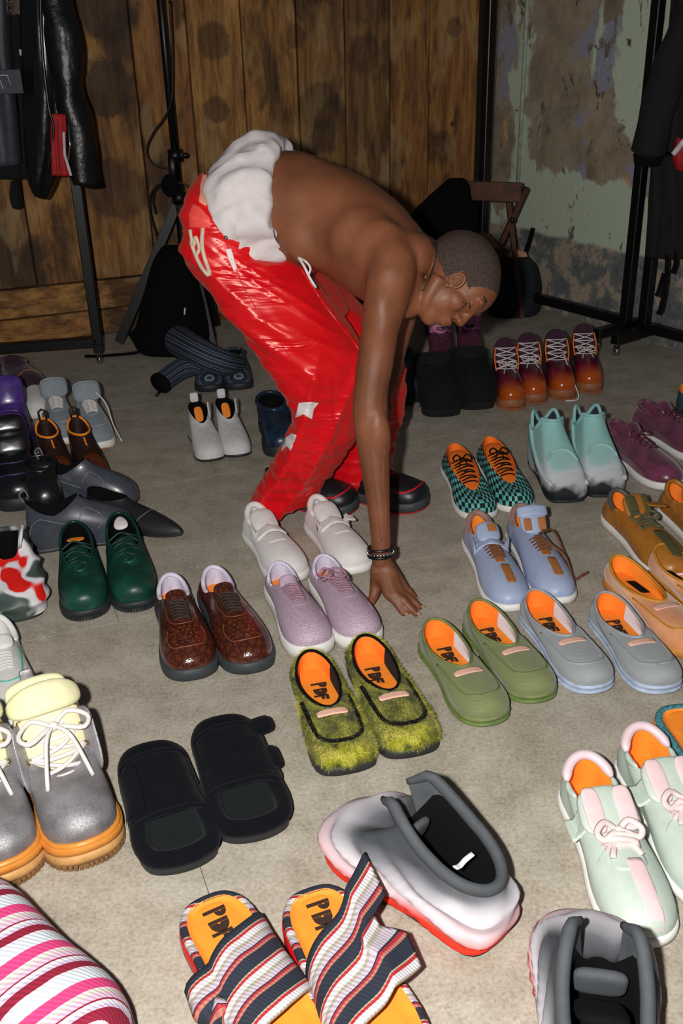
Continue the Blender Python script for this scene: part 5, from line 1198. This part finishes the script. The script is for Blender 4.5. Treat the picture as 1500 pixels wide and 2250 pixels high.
on_surface([(956, 524), (958, 560), (945, 610), (928, 640)], bvb, .0022, DK, 'neck_cord', 30, .001)
for q in ([(1000, 683), (1018, 672), (1032, 662)], [(1014, 664), (1030, 668)], [(1022, 657), (1024, 674)]): on_surface(q, bvb, .0007, DK, 'face_tattoo', 8, .0002)
for q in ([(812, 980), (822, 1060), (830, 1130), (838, 1190)], [(845, 990), (842, 1060), (848, 1110), (846, 1170)], [(830, 1060), (840, 1085), (838, 1120)]): on_surface(q, bvb, .0018, SKIN, 'vein', 24, -.0006)
# ---- trousers
def m_satin():
    m, nt, b = nodes('red_satin'); oc = objc(nt)
    nt.links.new(ramp(nt, noi(nt, 6, oc, 3), [(.3, (196, 6, 18)), (.7, (224, 12, 24))]), b.inputs['Base Color'])
    b.inputs['Roughness'].default_value = .34; b.inputs['Specular IOR Level'].default_value = .8; b.inputs['Specular Tint'].default_value = (1, .55, .5, 1)
    b.inputs['Anisotropic'].default_value = .4; b.inputs['Sheen Weight'].default_value = .15; b.inputs['Sheen Tint'].default_value = (1, .3, .2, 1)
    vm = nt.nodes.new('ShaderNodeMapping'); vm.inputs['Rotation'].default_value = (0, .62, 0); vm.inputs['Scale'].default_value = (1.6, 2, 13); nt.links.new(oc, vm.inputs['Vector'])
    wr_ = noi(nt, 1.0, vm.outputs[0], 3, .5, .8)
    bump(nt, b, math_(nt, 'POWER', math_(nt, 'SUBTRACT', 1, math_(nt, 'ABSOLUTE', math_(nt, 'MULTIPLY_ADD', wr_, 4, -2))), 2), .5, .005); return m
SATIN = m_satin()
T = [secloft([((478, 372), (645, 578), 2.70, .178), ((440, 398), (660, 596), 2.69, .185), ((417, 462), (692, 618), 2.68, .19), ((418, 545), (735, 650), 2.68, .19), ((455, 612), (760, 690), 2.68, .16)], 32),
     secloft([((418, 520), (640, 575), 2.60, .10), ((456, 616), (705, 640), 2.59, .115), ((518, 702), (760, 722), 2.58, .115), ((585, 800), (798, 800), 2.58, .115), ((634, 872), (793, 880), 2.59, .11), ((640, 930), (778, 950), 2.60, .10), ((602, 1010), (748, 1010), 2.65, .105), ((560, 1075), (718, 1058), 2.69, .11), ((558, 1110), (694, 1094), 2.70, .112)], 28),
     secloft([((560, 560), (740, 622), 2.80, .10), ((655, 625), (806, 695), 2.81, .11), ((715, 730), (878, 765), 2.82, .11), ((755, 850), (884, 865), 2.84, .10), ((755, 960), (870, 962), 2.85, .09), ((735, 1030), (850, 1050), 2.86, .09), ((738, 1056), (838, 1085), 2.86, .09)], 28)]
def fold(p, n):
    q = p+ML; x, y, z = q
    w_ = min(1, max(0, (z-.42)/.18))
    def rid(c, ph, wv): 
        a = mn.noise(Vector((c*ph+wv, ph*.37, 3.1)))
        return (1-min(1, abs(a)*2.2))**1.6
    along1, perp1 = x*.82-z*.57, x*.57+z*.82
    along2, perp2 = x*.50+z*.86, x*.86-z*.50
    def an(p_, a_, ph, al, sd, k=2.4, pw=1.5):
        wv = mn.noise(Vector((a_*2.2, p_*2.5, y*2+sd)))*.55
        return (1-min(1, abs(mn.noise(Vector((p_*ph+wv*1.6, a_*al+sd, y*3.0+sd*2))))*k))**pw
    up_ = an(perp1, along1, 13, 1.6, 1.0)*.013+an(perp1, along1, 30, 3.0, 4.0)*.005
    lo_ = an(perp2, along2, 11, 2.2, 2.0)*.015+an(perp2+z*.5, along2, 24, 3.5, 5.0)*.006+an(z, x, 26, 4, 8.0)*.006
    hip = max(0, 1-abs(z-.86)/.14); up_ += hip*an(perp1, along1, 48, 5, 6.0)*.004
    d = up_*w_+lo_*(1-w_)
    return n*(d-.006)
tr = remesh('trousers', loc(join(*T)), .0058, 6, SATIN, man, fold, label='wide red satin trousers with white stars')
bvt = BVHTree.FromPolygons([v.co for v in tr.data.vertices], [tuple(p.vertices) for p in tr.data.polygons])
whp = mat('white_applique', (222, 216, 214), .6, var=.03)
def star(cx, cy, pts): decal([(cx+x, cy+y) for x, y in pts], bvt, whp, 'star_applique', .003)
decal([(657, 884), (682, 882), (700, 884), (688, 898), (684, 921), (668, 910), (650, 918), (654, 900)], bvt, whp, 'star_applique')
decal([(634, 958), (642, 952), (653, 956), (646, 972), (640, 990), (632, 980), (619, 993), (624, 968)], bvt, whp, 'star_applique')
decal([(449, 372), (459, 363), (470, 378), (479, 392), (472, 420), (452, 455), (437, 446), (441, 410)], bvt, mat('peach_label', (222, 150, 122), .6, var=.03), 'leather_label', .004)
decal([(424, 448), (440, 456), (462, 480), (464, 500), (417, 500), (415, 470)], bvt, mat('coral_cloth', (235, 78, 72), .5, var=.03), 'pocket_patch', .002)
decal([(495, 547), (507, 546), (514, 570), (521, 592), (514, 596), (504, 575)], bvt, whp, 'side_tab')
cream = mat('cream_chenille', (200, 184, 164), .9, bs=.5, bsc=400)
on_surface([(446, 500), (444, 530), (448, 560), (458, 590), (460, 605), (445, 590), (430, 560), (420, 530)], bvt, .0055, cream, 'chenille_letter', 40)
on_surface([(418, 505), (426, 540), (430, 520), (438, 545), (432, 560)], bvt, .005, cream, 'chenille_letter', 30)
for q in ((517, 488), (496, 522)):
    h = cast(*q, bvt, .002); mesh('snap_button', ellipsoid(h, (.006, .006, .006), nu=10, nv=8), CHROME, man)
on_surface([(660, 590), (720, 680), (772, 745), (795, 780)], bvt, .0022, SATIN, 'side_seam', 40)
on_surface([(455, 470), (500, 540), (540, 640), (620, 760), (680, 850)], bvt, .0015, SATIN, 'side_seam', 50)
# white shirt or shorts gathered at the waist
def ring_at(top, bot, Y, hw, n=80, ruf=0, seed=0, pw=2.0):
    a, b_ = V3(D(*top, Y)), V3(D(*bot, Y)); c = (a+b_)/2; v = (a-b_)/2; q = []
    ax_ = v.cross(LAT).normalized()
    for k in range(n):
        t = 2*PI*k/n; r = 1+ruf*.10*mn.noise(Vector((math.cos(t)*4, math.sin(t)*4, seed)))
        sh_ = ax_*ruf*.018*mn.noise(Vector((math.cos(t)*5+9, math.sin(t)*5, seed)))
        q.append(c+v*r*math.cos(t)+LAT*hw*r*math.sin(t)+sh_)
    return q
WR = [ring_at((622, 345), (660, 570), 2.675, .140), ring_at((620, 322), (662, 575), 2.675, .158, ruf=.5, seed=1), ring_at((606, 304), (656, 582), 2.68, .176, ruf=.8, seed=1.3), ring_at((574, 300), (640, 586), 2.685, .190, ruf=1, seed=1.7),
      ring_at((535, 314), (625, 588), 2.69, .196, ruf=1, seed=2.0), ring_at((500, 338), (612, 588), 2.69, .194, ruf=.8, seed=2.4), ring_at((474, 364), (600, 586), 2.695, .190, ruf=.4, seed=2.7), ring_at((482, 380), (606, 580), 2.70, .172)]
wsh = mat('white_cotton', (206, 198, 198), .85, var=.04, bs=.2, bsc=60)
WR2 = []
for j in range((len(WR)-1)*6+1):
    a_ = j/6; i0 = min(int(a_), len(WR)-2); fr = a_-i0; row = []
    for k in range(80):
        g_ = [WR[min(max(i0+d_, 0), len(WR)-1)][k] for d_ in (-1, 0, 1, 2)]
        p = .5*((2*g_[1])+(g_[2]-g_[0])*fr+(2*g_[0]-5*g_[1]+4*g_[2]-g_[3])*fr*fr+(3*g_[1]-g_[0]-3*g_[2]+g_[3])*fr**3)
        row.append(p)
    WR2.append(row)
cW = sum((p for r__ in WR2 for p in r__), Vector())/(len(WR2)*80)
for j, r__ in enumerate(WR2):
    e_ = math.sin(PI*j/(len(WR2)-1))
    for k in range(80):
        p = r__[k]; o_ = (p-cW).normalized(); n_ = (1-abs(mn.noise(Vector((math.cos(2*PI*k/80)*5, math.sin(2*PI*k/80)*5, j*.045))))*2)**2
        n2 = mn.noise(p*28)
        r__[k] = p+o_*(n_*.012*e_+n2*.004*e_)+(o_*0+Vector((.006, 0, .004)))*mn.noise(Vector((k*.35, j*.1, 2)))*(1-j/len(WR2))*2.2
WR = WR2
mesh('waist_cloth', loc(loft(WR)), wsh, man, label='crumpled white cotton shorts bunched above the waistband')
bvw = BVHTree.FromPolygons([Vector(p) for p in loc(loft(WR))[0]], loft(WR)[1])
for q in ([(598, 492), (610, 510), (618, 530), (632, 545)], [(610, 500), (625, 512), (636, 530)], [(600, 505), (606, 525), (620, 545)]): on_surface(q, bvw, .0022, mat('grey_print', (70, 70, 72), .8), 'grey_print', 10, .0005)
cc = [V3(D(655, 565, 2.50)), V3(D(668, 585, 2.47)), V3(D(680, 610, 2.46)), V3(D(694, 632, 2.46))]
mesh('drawstring', loc(join(tube(catmull(cc, 14, False), .0035, 6), tube(catmull([V3(D(657, 566, 2.5)), V3(D(672, 575, 2.47)), V3(D(682, 590, 2.46)), V3(D(676, 606, 2.46))], 14, False), .003, 6))), WHITEFAB, man)
# worn shoes
bln = mat('black_worn_leather', (20, 21, 24), .4, bs=.15, var=.1); redp = mat('red_piping', (196, 18, 30), .5)
for i, (t, h) in enumerate((((780, 1128), (566, 1088)), ((935, 1120), (728, 1078)))):
    s = Shoe('worn_shoe', 'x', None, t, h, .315, .125, 1 if i else -1, 'round', zs=.034, toeh=.056, zh=.10, zm=.08, zt=.11, yt=.42, wr=.034, up=bln, sole=charcoal, lining=BLACKFAB, insole=BLACKFAB, grow=.004)
    L = s.L; u_ = [c for c in s.root.children if c.name.startswith('upper')][0]
    s.drape([(-.058, L*.70), (-.045, L*.60), (-.03, L*.55), (0, L*.66), (.03, L*.55), (.045, L*.60), (.058, L*.70)], .0035, redp, 'red_piping', flat=1.3)
    s.drape([(-.056, L*.76), (-.048, L*.86), (-.02, L*.93), (.02, L*.93), (.048, L*.86), (.056, L*.76)], .003, redp, 'red_piping', flat=1.3)
    s.drape([(-.040, L*.40), (-.052, L*.52), (-.058, L*.60)], .003, redp, 'red_piping'); s.drape([(.040, L*.40), (.052, L*.52), (.058, L*.60)], .003, redp, 'red_piping')
    mesh('red_outsole', loft([[(p[0], p[1], z+s.rocker(p[1])) for p in outline('round', L, .125, s.side, g)] for g, z in ((0, .0), (.0052, .002), (.0052, .006))], True, True), redp, s.root)
    s.laces([L*(.44+.035*k) for k in range(4)], .018, .0025, BLACKFAB)
    loc_, rz_ = s.root.location.copy(), s.root.rotation_euler.z; kids = list(s.root.children)
    for k_ in kids:
        if k_ is not u_: k_.parent = u_
    bpy.data.objects.remove(s.root); u_.name = 'shoe'; u_.parent = man; u_.location = loc_-ML; u_.rotation_euler = (0, 0, rz_); u_['label'] = 'black lace-up shoe with red piping'
mesh('shoelace_end', loc(tube(catmull([V3(G(865, 1048, .09)), V3(G(880, 1040, .085)), V3(G(892, 1046, .075))], 10, False), .0022)), BLACKFAB, man)
# ------------------------------------------------------------------ stands, racks, clothes, chair
def vup(px, py, h0, h1):            # vertical through a floor point
    p = V3(G(px, py)); return V3((p.x, p.y, h0)), V3((p.x, p.y, h1))
def caster(p, root, n='caster'):
    p = Vector(p); w_ = join(tube([p+V3((-.010, 0, .022)), p+V3((.010, 0, .022))], .021, 14), tube([p+V3((0, 0, .03)), p+V3((0, 0, .062))], .007, 8))
    o = mesh(n, w_, CHROME, root); return o
def rel(vf, root): L_ = Vector(root.location); return [tuple(V3(p)-L_) for p in vf[0]], vf[1]
# right racks along the plaster wall
def rack(label, a, b_, foot, h=1.78, wdt=.042, uprights=(1, 1)):
    a, b_ = V3(a), V3(b_); t = thing('clothing_rack', label, 'clothes rack', tuple(a)); d = (b_-a).normalized(); s_ = d.cross(Vector((0, 0, 1)))
    for q, k in ((a, uprights[0]), (b_, uprights[1])):
        if not k: continue
        mesh('upright', rel(beam(q+V3((0, 0, .07)), q+V3((0, 0, h)), wdt, wdt, d), t), BLACKMET, t, False)
        f = mesh('foot', rel(beam(q-s_*foot+V3((0, 0, .075)), q+s_*foot+V3((0, 0, .075)), wdt, wdt), t), BLACKMET, t, False)
        for sg in (-1, 1): o = caster(q+s_*sg*(foot-.02)-Vector(t.location), f)
    mesh('bottom_rail', rel(beam(a+V3((0, 0, .10)), b_+V3((0, 0, .10)), wdt, wdt), t), BLACKMET, t, False)
    mesh('top_rail', rel(tube([a+V3((0, 0, h)), b_+V3((0, 0, h))], .014, 10), t), BLACKMET, t)
    return t
A1 = V3(G(1368, 752)); A0 = V3(G(1053, 664)); dirr = (A1-A0).normalized()
rack('black metal clothes rack along the plaster wall, nearest the corner', A0, A1, .19)
B1 = V3(G(1408, 765)); rack('black metal clothes rack at the right edge with black clothes on it', B1, B1+dirr*1.1, .19)
# left rack
C1 = V3(G(221, 798)); C0 = V3(G(-180, 828)); rack('black metal clothes rack with leather jackets, left side', C0, C1, .0001+.03, 1.75)
def garment(name, label, cat, secs, m_, seed=0, n=64, ruf=.012, nf=9, group=None):
    """hanging cloth: secs (left px, right px, py, Y, half depth); folds run down the cloth"""
    S = catmull([tuple(D(a, y, Y))+tuple(D(b_, y+dy, Y))+(hd,) for a, b_, y, dy, Y, hd in secs], len(secs)*8, False)
    R = []; zs_ = [q[2] for q in S]
    for j, q in enumerate(S):
        a, b_ = V3(q[:3]), V3(q[3:6]); c = (a+b_)/2; v = (b_-a)/2; nrm = v.cross(Vector((0, 0, 1))).normalized(); rg = []
        for k in range(n):
            t = 2*PI*k/n; fd = mn.noise(Vector((math.cos(t)*nf/3, math.sin(t)*nf/3, c.z*1.6+seed)))*ruf*2+mn.noise(Vector((math.cos(t)*nf, math.sin(t)*nf, c.z*5+seed)))*ruf*.8
            rg.append(c+v*math.cos(t)*(1+fd*2)+nrm*(q[6]*math.copysign(abs(math.sin(t))**.7, math.sin(t))+fd*math.copysign(1, math.sin(t))))
        R.append(rg)
    base = sum((V3(p) for p in R[-1]), Vector())/n
    t = thing(name, label, cat, tuple(base), 0, group); mesh('cloth', rel(loft(R, True, True, True), t), m_, t); return t
lea = mat('black_leather', (16, 17, 19), .34, var=.2, bs=.5, bsc=14, dist=.01, coat=.1); lea2 = mat('black_leather_sleeve', (15, 16, 18), .38, var=.2, bs=.6, bsc=20, dist=.01)
dgy = mat('dark_grey_cloth', (62, 66, 74), .55, var=.12, bs=.3, bsc=12, dist=.006); knit = mat('black_wool', (12, 13, 16), .9, bs=.3)
RED = mat('red_cloth', (168, 16, 20), .7)
def ltube(pts, rr, m_, name, root, n=18, flat=None, wob=.008, seed=0):
    q = catmull([tuple(D(*p))+(r,) for p, r in zip(pts, rr)], len(pts)*7, False); v, f = tube(q[:, :3], list(q[:, 3]), n, False, flat)
    v = [V3(p)+V3((mn.noise(V3(p)*9+V3((seed, 0, 0))), 0, mn.noise(V3(p)*9+V3((0, seed, 5)))))*wob*2 for p in v]
    return mesh(name, rel((v, f), root), m_, root)
jk = garment('leather_jacket', 'black leather jacket hanging on the left rack', 'jacket', [(40, 140, -150, 0, 4.26, .09), (46, 146, -20, 0, 4.26, .10), (52, 150, 120, 0, 4.25, .10), (56, 150, 250, 5, 4.24, .10), (60, 140, 330, 10, 4.23, .09), (64, 122, 390, 12, 4.23, .08), (76, 106, 425, 10, 4.23, .05)], lea, 1, ruf=.006, nf=5)
ltube([(112, -60, 4.22), (128, 60, 4.20), (150, 190, 4.19), (172, 300, 4.18), (186, 405, 4.17)], [.055, .066, .068, .064, .060], lea2, 'sleeve', jk, seed=2, wob=.012)
mesh('front_edge', rel(tube(catmull([V3(D(*p)) for p in ((88, -40, 4.14), (92, 100, 4.13), (106, 230, 4.12), (118, 290, 4.12), (104, 380, 4.12))], 30, False), .006, 6), jk), lea, jk)
mesh('zip', rel(tube([V3(D(150, 275, 4.10)), V3(D(154, 320, 4.09)), V3(D(151, 352, 4.09))], .0035, 6), jk), CHROME, jk)
tj = garment('track_jacket', 'red garment with white trim showing under the black leather sleeve', 'jacket', [(110, 150, 250, 0, 4.14, .02), (112, 146, 320, 0, 4.13, .02), (114, 156, 384, 2, 4.12, .02)], RED, 4, ruf=.004)
mesh('white_trim', rel(tube([V3(D(140, 290, 4.11)), V3(D(142, 340, 4.10)), V3(D(156, 386, 4.09))], .006, 6), tj), WHITEFAB, tj)
gj = garment('grey_jacket', 'dark grey jacket with outlined pocket hanging at the left edge', 'jacket', [(-110, 14, -40, 0, 4.22, .08), (-110, 22, 120, 0, 4.22, .09), (-110, 36, 240, 0, 4.22, .09), (-110, 46, 358, 2, 4.22, .09)], dgy, 9, ruf=.008)
mesh('pocket', rel(box(V3(D(8, 180, 4.125)), (.14, .006, .085), bev=.002), gj), dgy, gj, False)
mesh('pocket_stitching', rel(tube([V3(D(-20, 166, 4.118)), V3(D(16, 165, 4.118)), V3(D(24, 190, 4.118)), V3(D(6, 194, 4.118)), V3(D(0, 176, 4.118))], .0015, 6), gj), whp, gj)
fj = garment('fur_trimmed_coat', 'black coat with a grey fur collar behind the grey jacket', 'coat', [(-60, 60, -80, 0, 4.40, .08), (-50, 62, 100, 0, 4.40, .09), (-40, 70, 300, 0, 4.40, .09), (-30, 76, 385, 5, 4.40, .08)], knit, 12)
S0 = np.array([[list(D(24+dx, y, 4.24)) for dx in (-14, -8, 0, 8, 14, 8, 0, -8)] for y in (-60, -30, 0, 30)]); 
for r_ in S0:
    for k_, q in enumerate(r_): q[1] += .03*math.sin(k_*PI/4)
class _o: pass
ft = _o(); ft.root = fj; fur_on(ft, mat('grey_fur', (110, 96, 90), .8), 1800, .045, 5, name='fur_collar', wdt=.0012, S=S0-np.array(tuple(fj.location)), cone=.8)
rt = garment('red_tag', 'slim red and white tag hanging between the jackets on the left', 'tag', [(46, 58, 118, 0, 4.25, .004), (50, 60, 150, 0, 4.25, .004), (52, 58, 178, 0, 4.25, .004)], RED, 3, ruf=.0)
mesh('white_tip', rel(box(V3(D(52, 115, 4.243)), (.032, .008, .022)), rt), WHITEFAB, rt)
mesh('loop', rel(tube([V3(D(47, 110, 4.25)), V3(D(50, 86, 4.25)), V3(D(56, 88, 4.25)), V3(D(57, 110, 4.25))], .0018, 6), rt), DK, rt)
gl = garment('black_glove', 'black hanging bag with zip clips below the jackets on the left', 'bag', [(25, 42, 398, 0, 4.3, .03), (24, 44, 430, 0, 4.3, .04), (30, 46, 456, 0, 4.3, .03)], knit, 5, ruf=.004); gl.name = 'hanging_pouch'
# right clothes
bc = garment('black_coat', 'black wool coat with a wide sleeve hanging on the right rack', 'coat', [(1480, 1600, -60, 0, 4.0, .10), (1474, 1610, 60, 0, 4.0, .11), (1462, 1620, 200, 0, 4.0, .11), (1450, 1620, 330, 0, 4.0, .10)], knit, 21)
ltube([(1520, 20, 3.93), (1478, 130, 3.92), (1445, 240, 3.9), (1424, 335, 3.9)], [.055, .062, .066, .062], knit, 'sleeve', bc, seed=4)
mesh('cuff', rel(tube([V3(D(1424, 340, 3.9)), V3(D(1420, 362, 3.9))], [.056, .046], 18), bc), BLACKFAB, bc)
rg_ = garment('black_skirt', 'long black skirt with hanging straps on the right rack', 'skirt', [(1432, 1560, 340, 0, 4.02, .08), (1430, 1565, 420, 0, 4.02, .09), (1426, 1570, 500, 0, 4.02, .09), (1422, 1570, 562, -6, 4.02, .08)], knit, 30, ruf=.014)
for pts in ([(1465, 560, 3.95), (1462, 620, 3.94), (1450, 680, 3.93), (1443, 690, 3.93)], [(1478, 545, 3.94), (1484, 575, 3.94), (1476, 600, 3.94)], [(1458, 600, 3.95), (1446, 640, 3.94), (1440, 650, 3.94)]):
    mesh('strap', rel(tube(catmull([V3(D(*p)) for p in pts], 14, False), .008, 6), rg_), BLACKFAB, rg_)
rj = garment('red_jacket', 'red sleeve with white stripe at the right edge', 'jacket', [(1486, 1560, 300, 60, 3.85, .04), (1478, 1560, 345, 40, 3.85, .05), (1484, 1560, 372, 20, 3.85, .04)], RED, 40, ruf=.004)
mesh('white_stripe', rel(tube([V3(D(1478, 340, 3.80)), V3(D(1502, 310, 3.80)), V3(D(1530, 280, 3.80))], .010, 8), rj), WHITEFAB, rj)
# light stand
S_ = V3(G(422, 742)); ls = thing('light_stand', 'black tripod light stand in front of the plank wall', 'light stand', tuple(S_))
mesh('pole', rel(tube([S_+V3((0, 0, .05)), S_+V3((0, 0, .70))], .024, 12), ls), BLACKMET, ls)
mesh('pole', rel(tube([S_+V3((0, 0, .66)), S_+V3((0, 0, 1.9))], .017, 12), ls), BLACKMET, ls)
for z in (.62, .80): mesh('collar', rel(join(tube([S_+V3((0, 0, z)), S_+V3((0, 0, z+.05))], .032, 14), box(S_+V3((.03, -.01, z+.025)), (.035, .016, .022))), ls), BLACKMET, ls)
mesh('knob', rel(ellipsoid(S_+V3((.045, -.01, .825)), (.016, .012, .012)), ls), BLACKMET, ls)
apex = S_+V3((0, 0, .64))
for q in ((262, 752), (468, 772)):
    e = V3(G(*q, .012)); mesh('leg', rel(beam(apex, e, .044, .022, (1, 0, 0)), ls), BLACKMET, ls, False)
    mid = apex.lerp(e, .55); mesh('brace', rel(beam(S_+V3((0, 0, .28)), mid, .014, .008), ls), BLACKMET, ls, False)
e = S_+V3((.10, .16, .012)); mesh('leg', rel(beam(apex, e, .044, .022, (1, 0, 0)), ls), BLACKMET, ls, False); mesh('brace', rel(beam(S_+V3((0, 0, .28)), apex.lerp(e, .5), .014, .008), ls), BLACKMET, ls, False)
cb = thing('power_cable', 'thin black cable looped round the light stand', 'cable', tuple(S_)); 
def cab(pts, r=.004): return catmull([V3(D(*p)) for p in pts], len(pts)*7, False)
Ys = float(S_.y)-.03
mesh('cable', rel(join(tube(cab([(372, 0, Ys), (378, 120, Ys), (374, 230, Ys), (335, 295, Ys), (322, 330, Ys), (335, 360, Ys), (375, 372, Ys)]), .0045, 6), tube(cab([(380, 405, Ys), (350, 405, Ys), (330, 430, Ys), (330, 470, Ys), (345, 520, Ys), (352, 560, Ys), (368, 600, Ys)]), .0045, 6), tube(cab([(384, 400, Ys), (405, 405, Ys), (430, 425, Ys)]), .0045, 6),
     tube(cab([(384, 410, Ys), (345, 412, Ys), (336, 440, Ys), (342, 470, Ys)]), .004, 6)), cb), BLACKMET, cb)
mesh('plug', rel(box(V3(D(378, 370, Ys-.01)), (.03, .02, .09)), cb), BLACKMET, cb); mesh('cable_tie', rel(ellipsoid(V3(D(374, 408, Ys)), (.04, .02, .05)), cb), BLACKFAB, cb)
# backpack
def lump(name, label, cat, base, secs, m_, rz=0, seed=0, n=28):
    t = thing(name, label, cat, tuple(base), rz); R = []
    for z, w_, d_, x, y in catmull(secs, len(secs)*4, False):
        R.append([(x+w_*math.copysign(abs(math.cos(a))**.75, math.cos(a))*(1+.08*mn.noise(Vector((math.cos(a)*2, math.sin(a)*2, z*9+seed)))), y+d_*math.copysign(abs(math.sin(a))**.75, math.sin(a)), max(z, .001)) for a in [2*PI*k/n for k in range(n)]])
    mesh('bag_body', loft(R, True, True, True), m_, t); return t
bb = lump('backpack', 'black backpack slumped on the floor under the light stand', 'bag', G(385, 772), [(0, .13, .09, 0, 0), (.03, .175, .11, 0, 0), (.14, .165, .11, 0, .02), (.28, .125, .10, .01, .05), (.40, .085, .08, .015, .08), (.455, .04, .04, .015, .09)], BLACKFAB, seed=2)
mesh('side_strap', tube([(-.15, -.06, .04), (-.19, -.03, .09), (-.12, 0, .14)], .012, 6), BLACKFAB, bb); mesh('zip_tag', tube([(.075, -.075, .22), (.07, -.08, .19)], .004, 6), whp, bb)
mesh('loose_strap', tube(catmull([(-.16, -.03, .01), (-.22, -.04, .006), (-.34, -.06, .006), (-.40, -.06, .008)], 20, False), .007, 6), BLACKFAB, bb)
# folding chair with bag
WD = mat('brown_varnished_wood', (84, 46, 28), .5, var=.25, vs=20)
f1 = V3(G(1146, 700, .0)); ch = thing('folding_chair', 'brown wooden folding chair in the corner behind the man', 'chair', tuple(f1))
sv = V3((-.26, .11, 0)); top = V3(D(1156, 412, float(f1.y)-.06)); topz = top.z; xp = V3(D(1124, 482, float(f1.y)-.03)); 
lowd = (xp-top); low = top+lowd*(topz/(-lowd.z))*.99
for k, off in enumerate((Vector(), sv)):
    mesh('frame_post', rel(beam(top+off, low+off, .032, .022, (0, 1, 0)), ch), WD, ch, False)
    mesh('leg', rel(beam(f1+off+V3((0, 0, .005)), xp+off+V3((-.02, 0, .08)), .03, .022, (0, 1, 0)), ch), WD, ch, False)
    mesh('hinge', rel(ellipsoid(xp+off+V3((.0, -.02, 0)), (.014, .012, .014)), ch), BLACKMET, ch)
c = top+sv*.5+lowd*.35
mesh('back_slat', rel(box(c+V3((0, -.01, .03)), (.28, .02, .085), (sv.normalized(), Vector((.35, .9, 0)).normalized(), Vector((-.0, 0, 1)))), ch), WD, ch, False)
sz = .40; sc_ = V3(D(1085, 560, float(f1.y)))
seatc = low.lerp(top, .58)+sv*.5+V3((-.06, 0, 0))
for k in range(5): mesh('seat_slat', rel(box(seatc+V3((-.16+.075*k, 0, 0)), (.06, .34, .016)), ch), WD, ch, False)
mesh('rail', rel(beam(f1+V3((0, 0, .13)), f1+sv+V3((0, 0, .13)), .02, .02), ch), WD, ch, False)
bg = lump('shoulder_bag', 'rounded black bag resting on the folding chair', 'bag', seatc+V3((-.09, -.02, .012)), [(0, .13, .10, 0, 0), (.05, .165, .12, 0, 0), (.12, .16, .115, .01, 0), (.19, .11, .09, .03, 0), (.25, .07, .06, .06, 0), (.285, .035, .03, .065, 0)], BLACKFAB, seed=7)
mesh('strap', tube(catmull([(-.12, -.05, .10), (-.20, -.06, .06), (-.26, -.06, .02)], 10, False), .012, 6), BLACKFAB, bg)
nb = lump('duffel_bag', 'navy duffel bag on the floor behind the folding chair leg', 'bag', G(1128, 690), [(0, .10, .08, 0, 0), (.03, .13, .10, 0, 0), (.14, .125, .10, 0, 0), (.24, .10, .08, 0, 0), (.29, .05, .05, 0, 0)], mat('navy_nylon', (18, 24, 34), .8, bs=.2), seed=5)
mesh('peach_cloth', pad((.0, -.02, .29), Vector((1, 0, 0)), Vector((0, .5, .8)), .10, .06, .03, 2.4), mat('peach_jersey', (190, 140, 120), .8), nb)
mesh('handle', tube(catmull([(.03, 0, .28), (.055, 0, .35), (.07, 0, .42)], 10, False), .01, 6), BLACKFAB, nb)
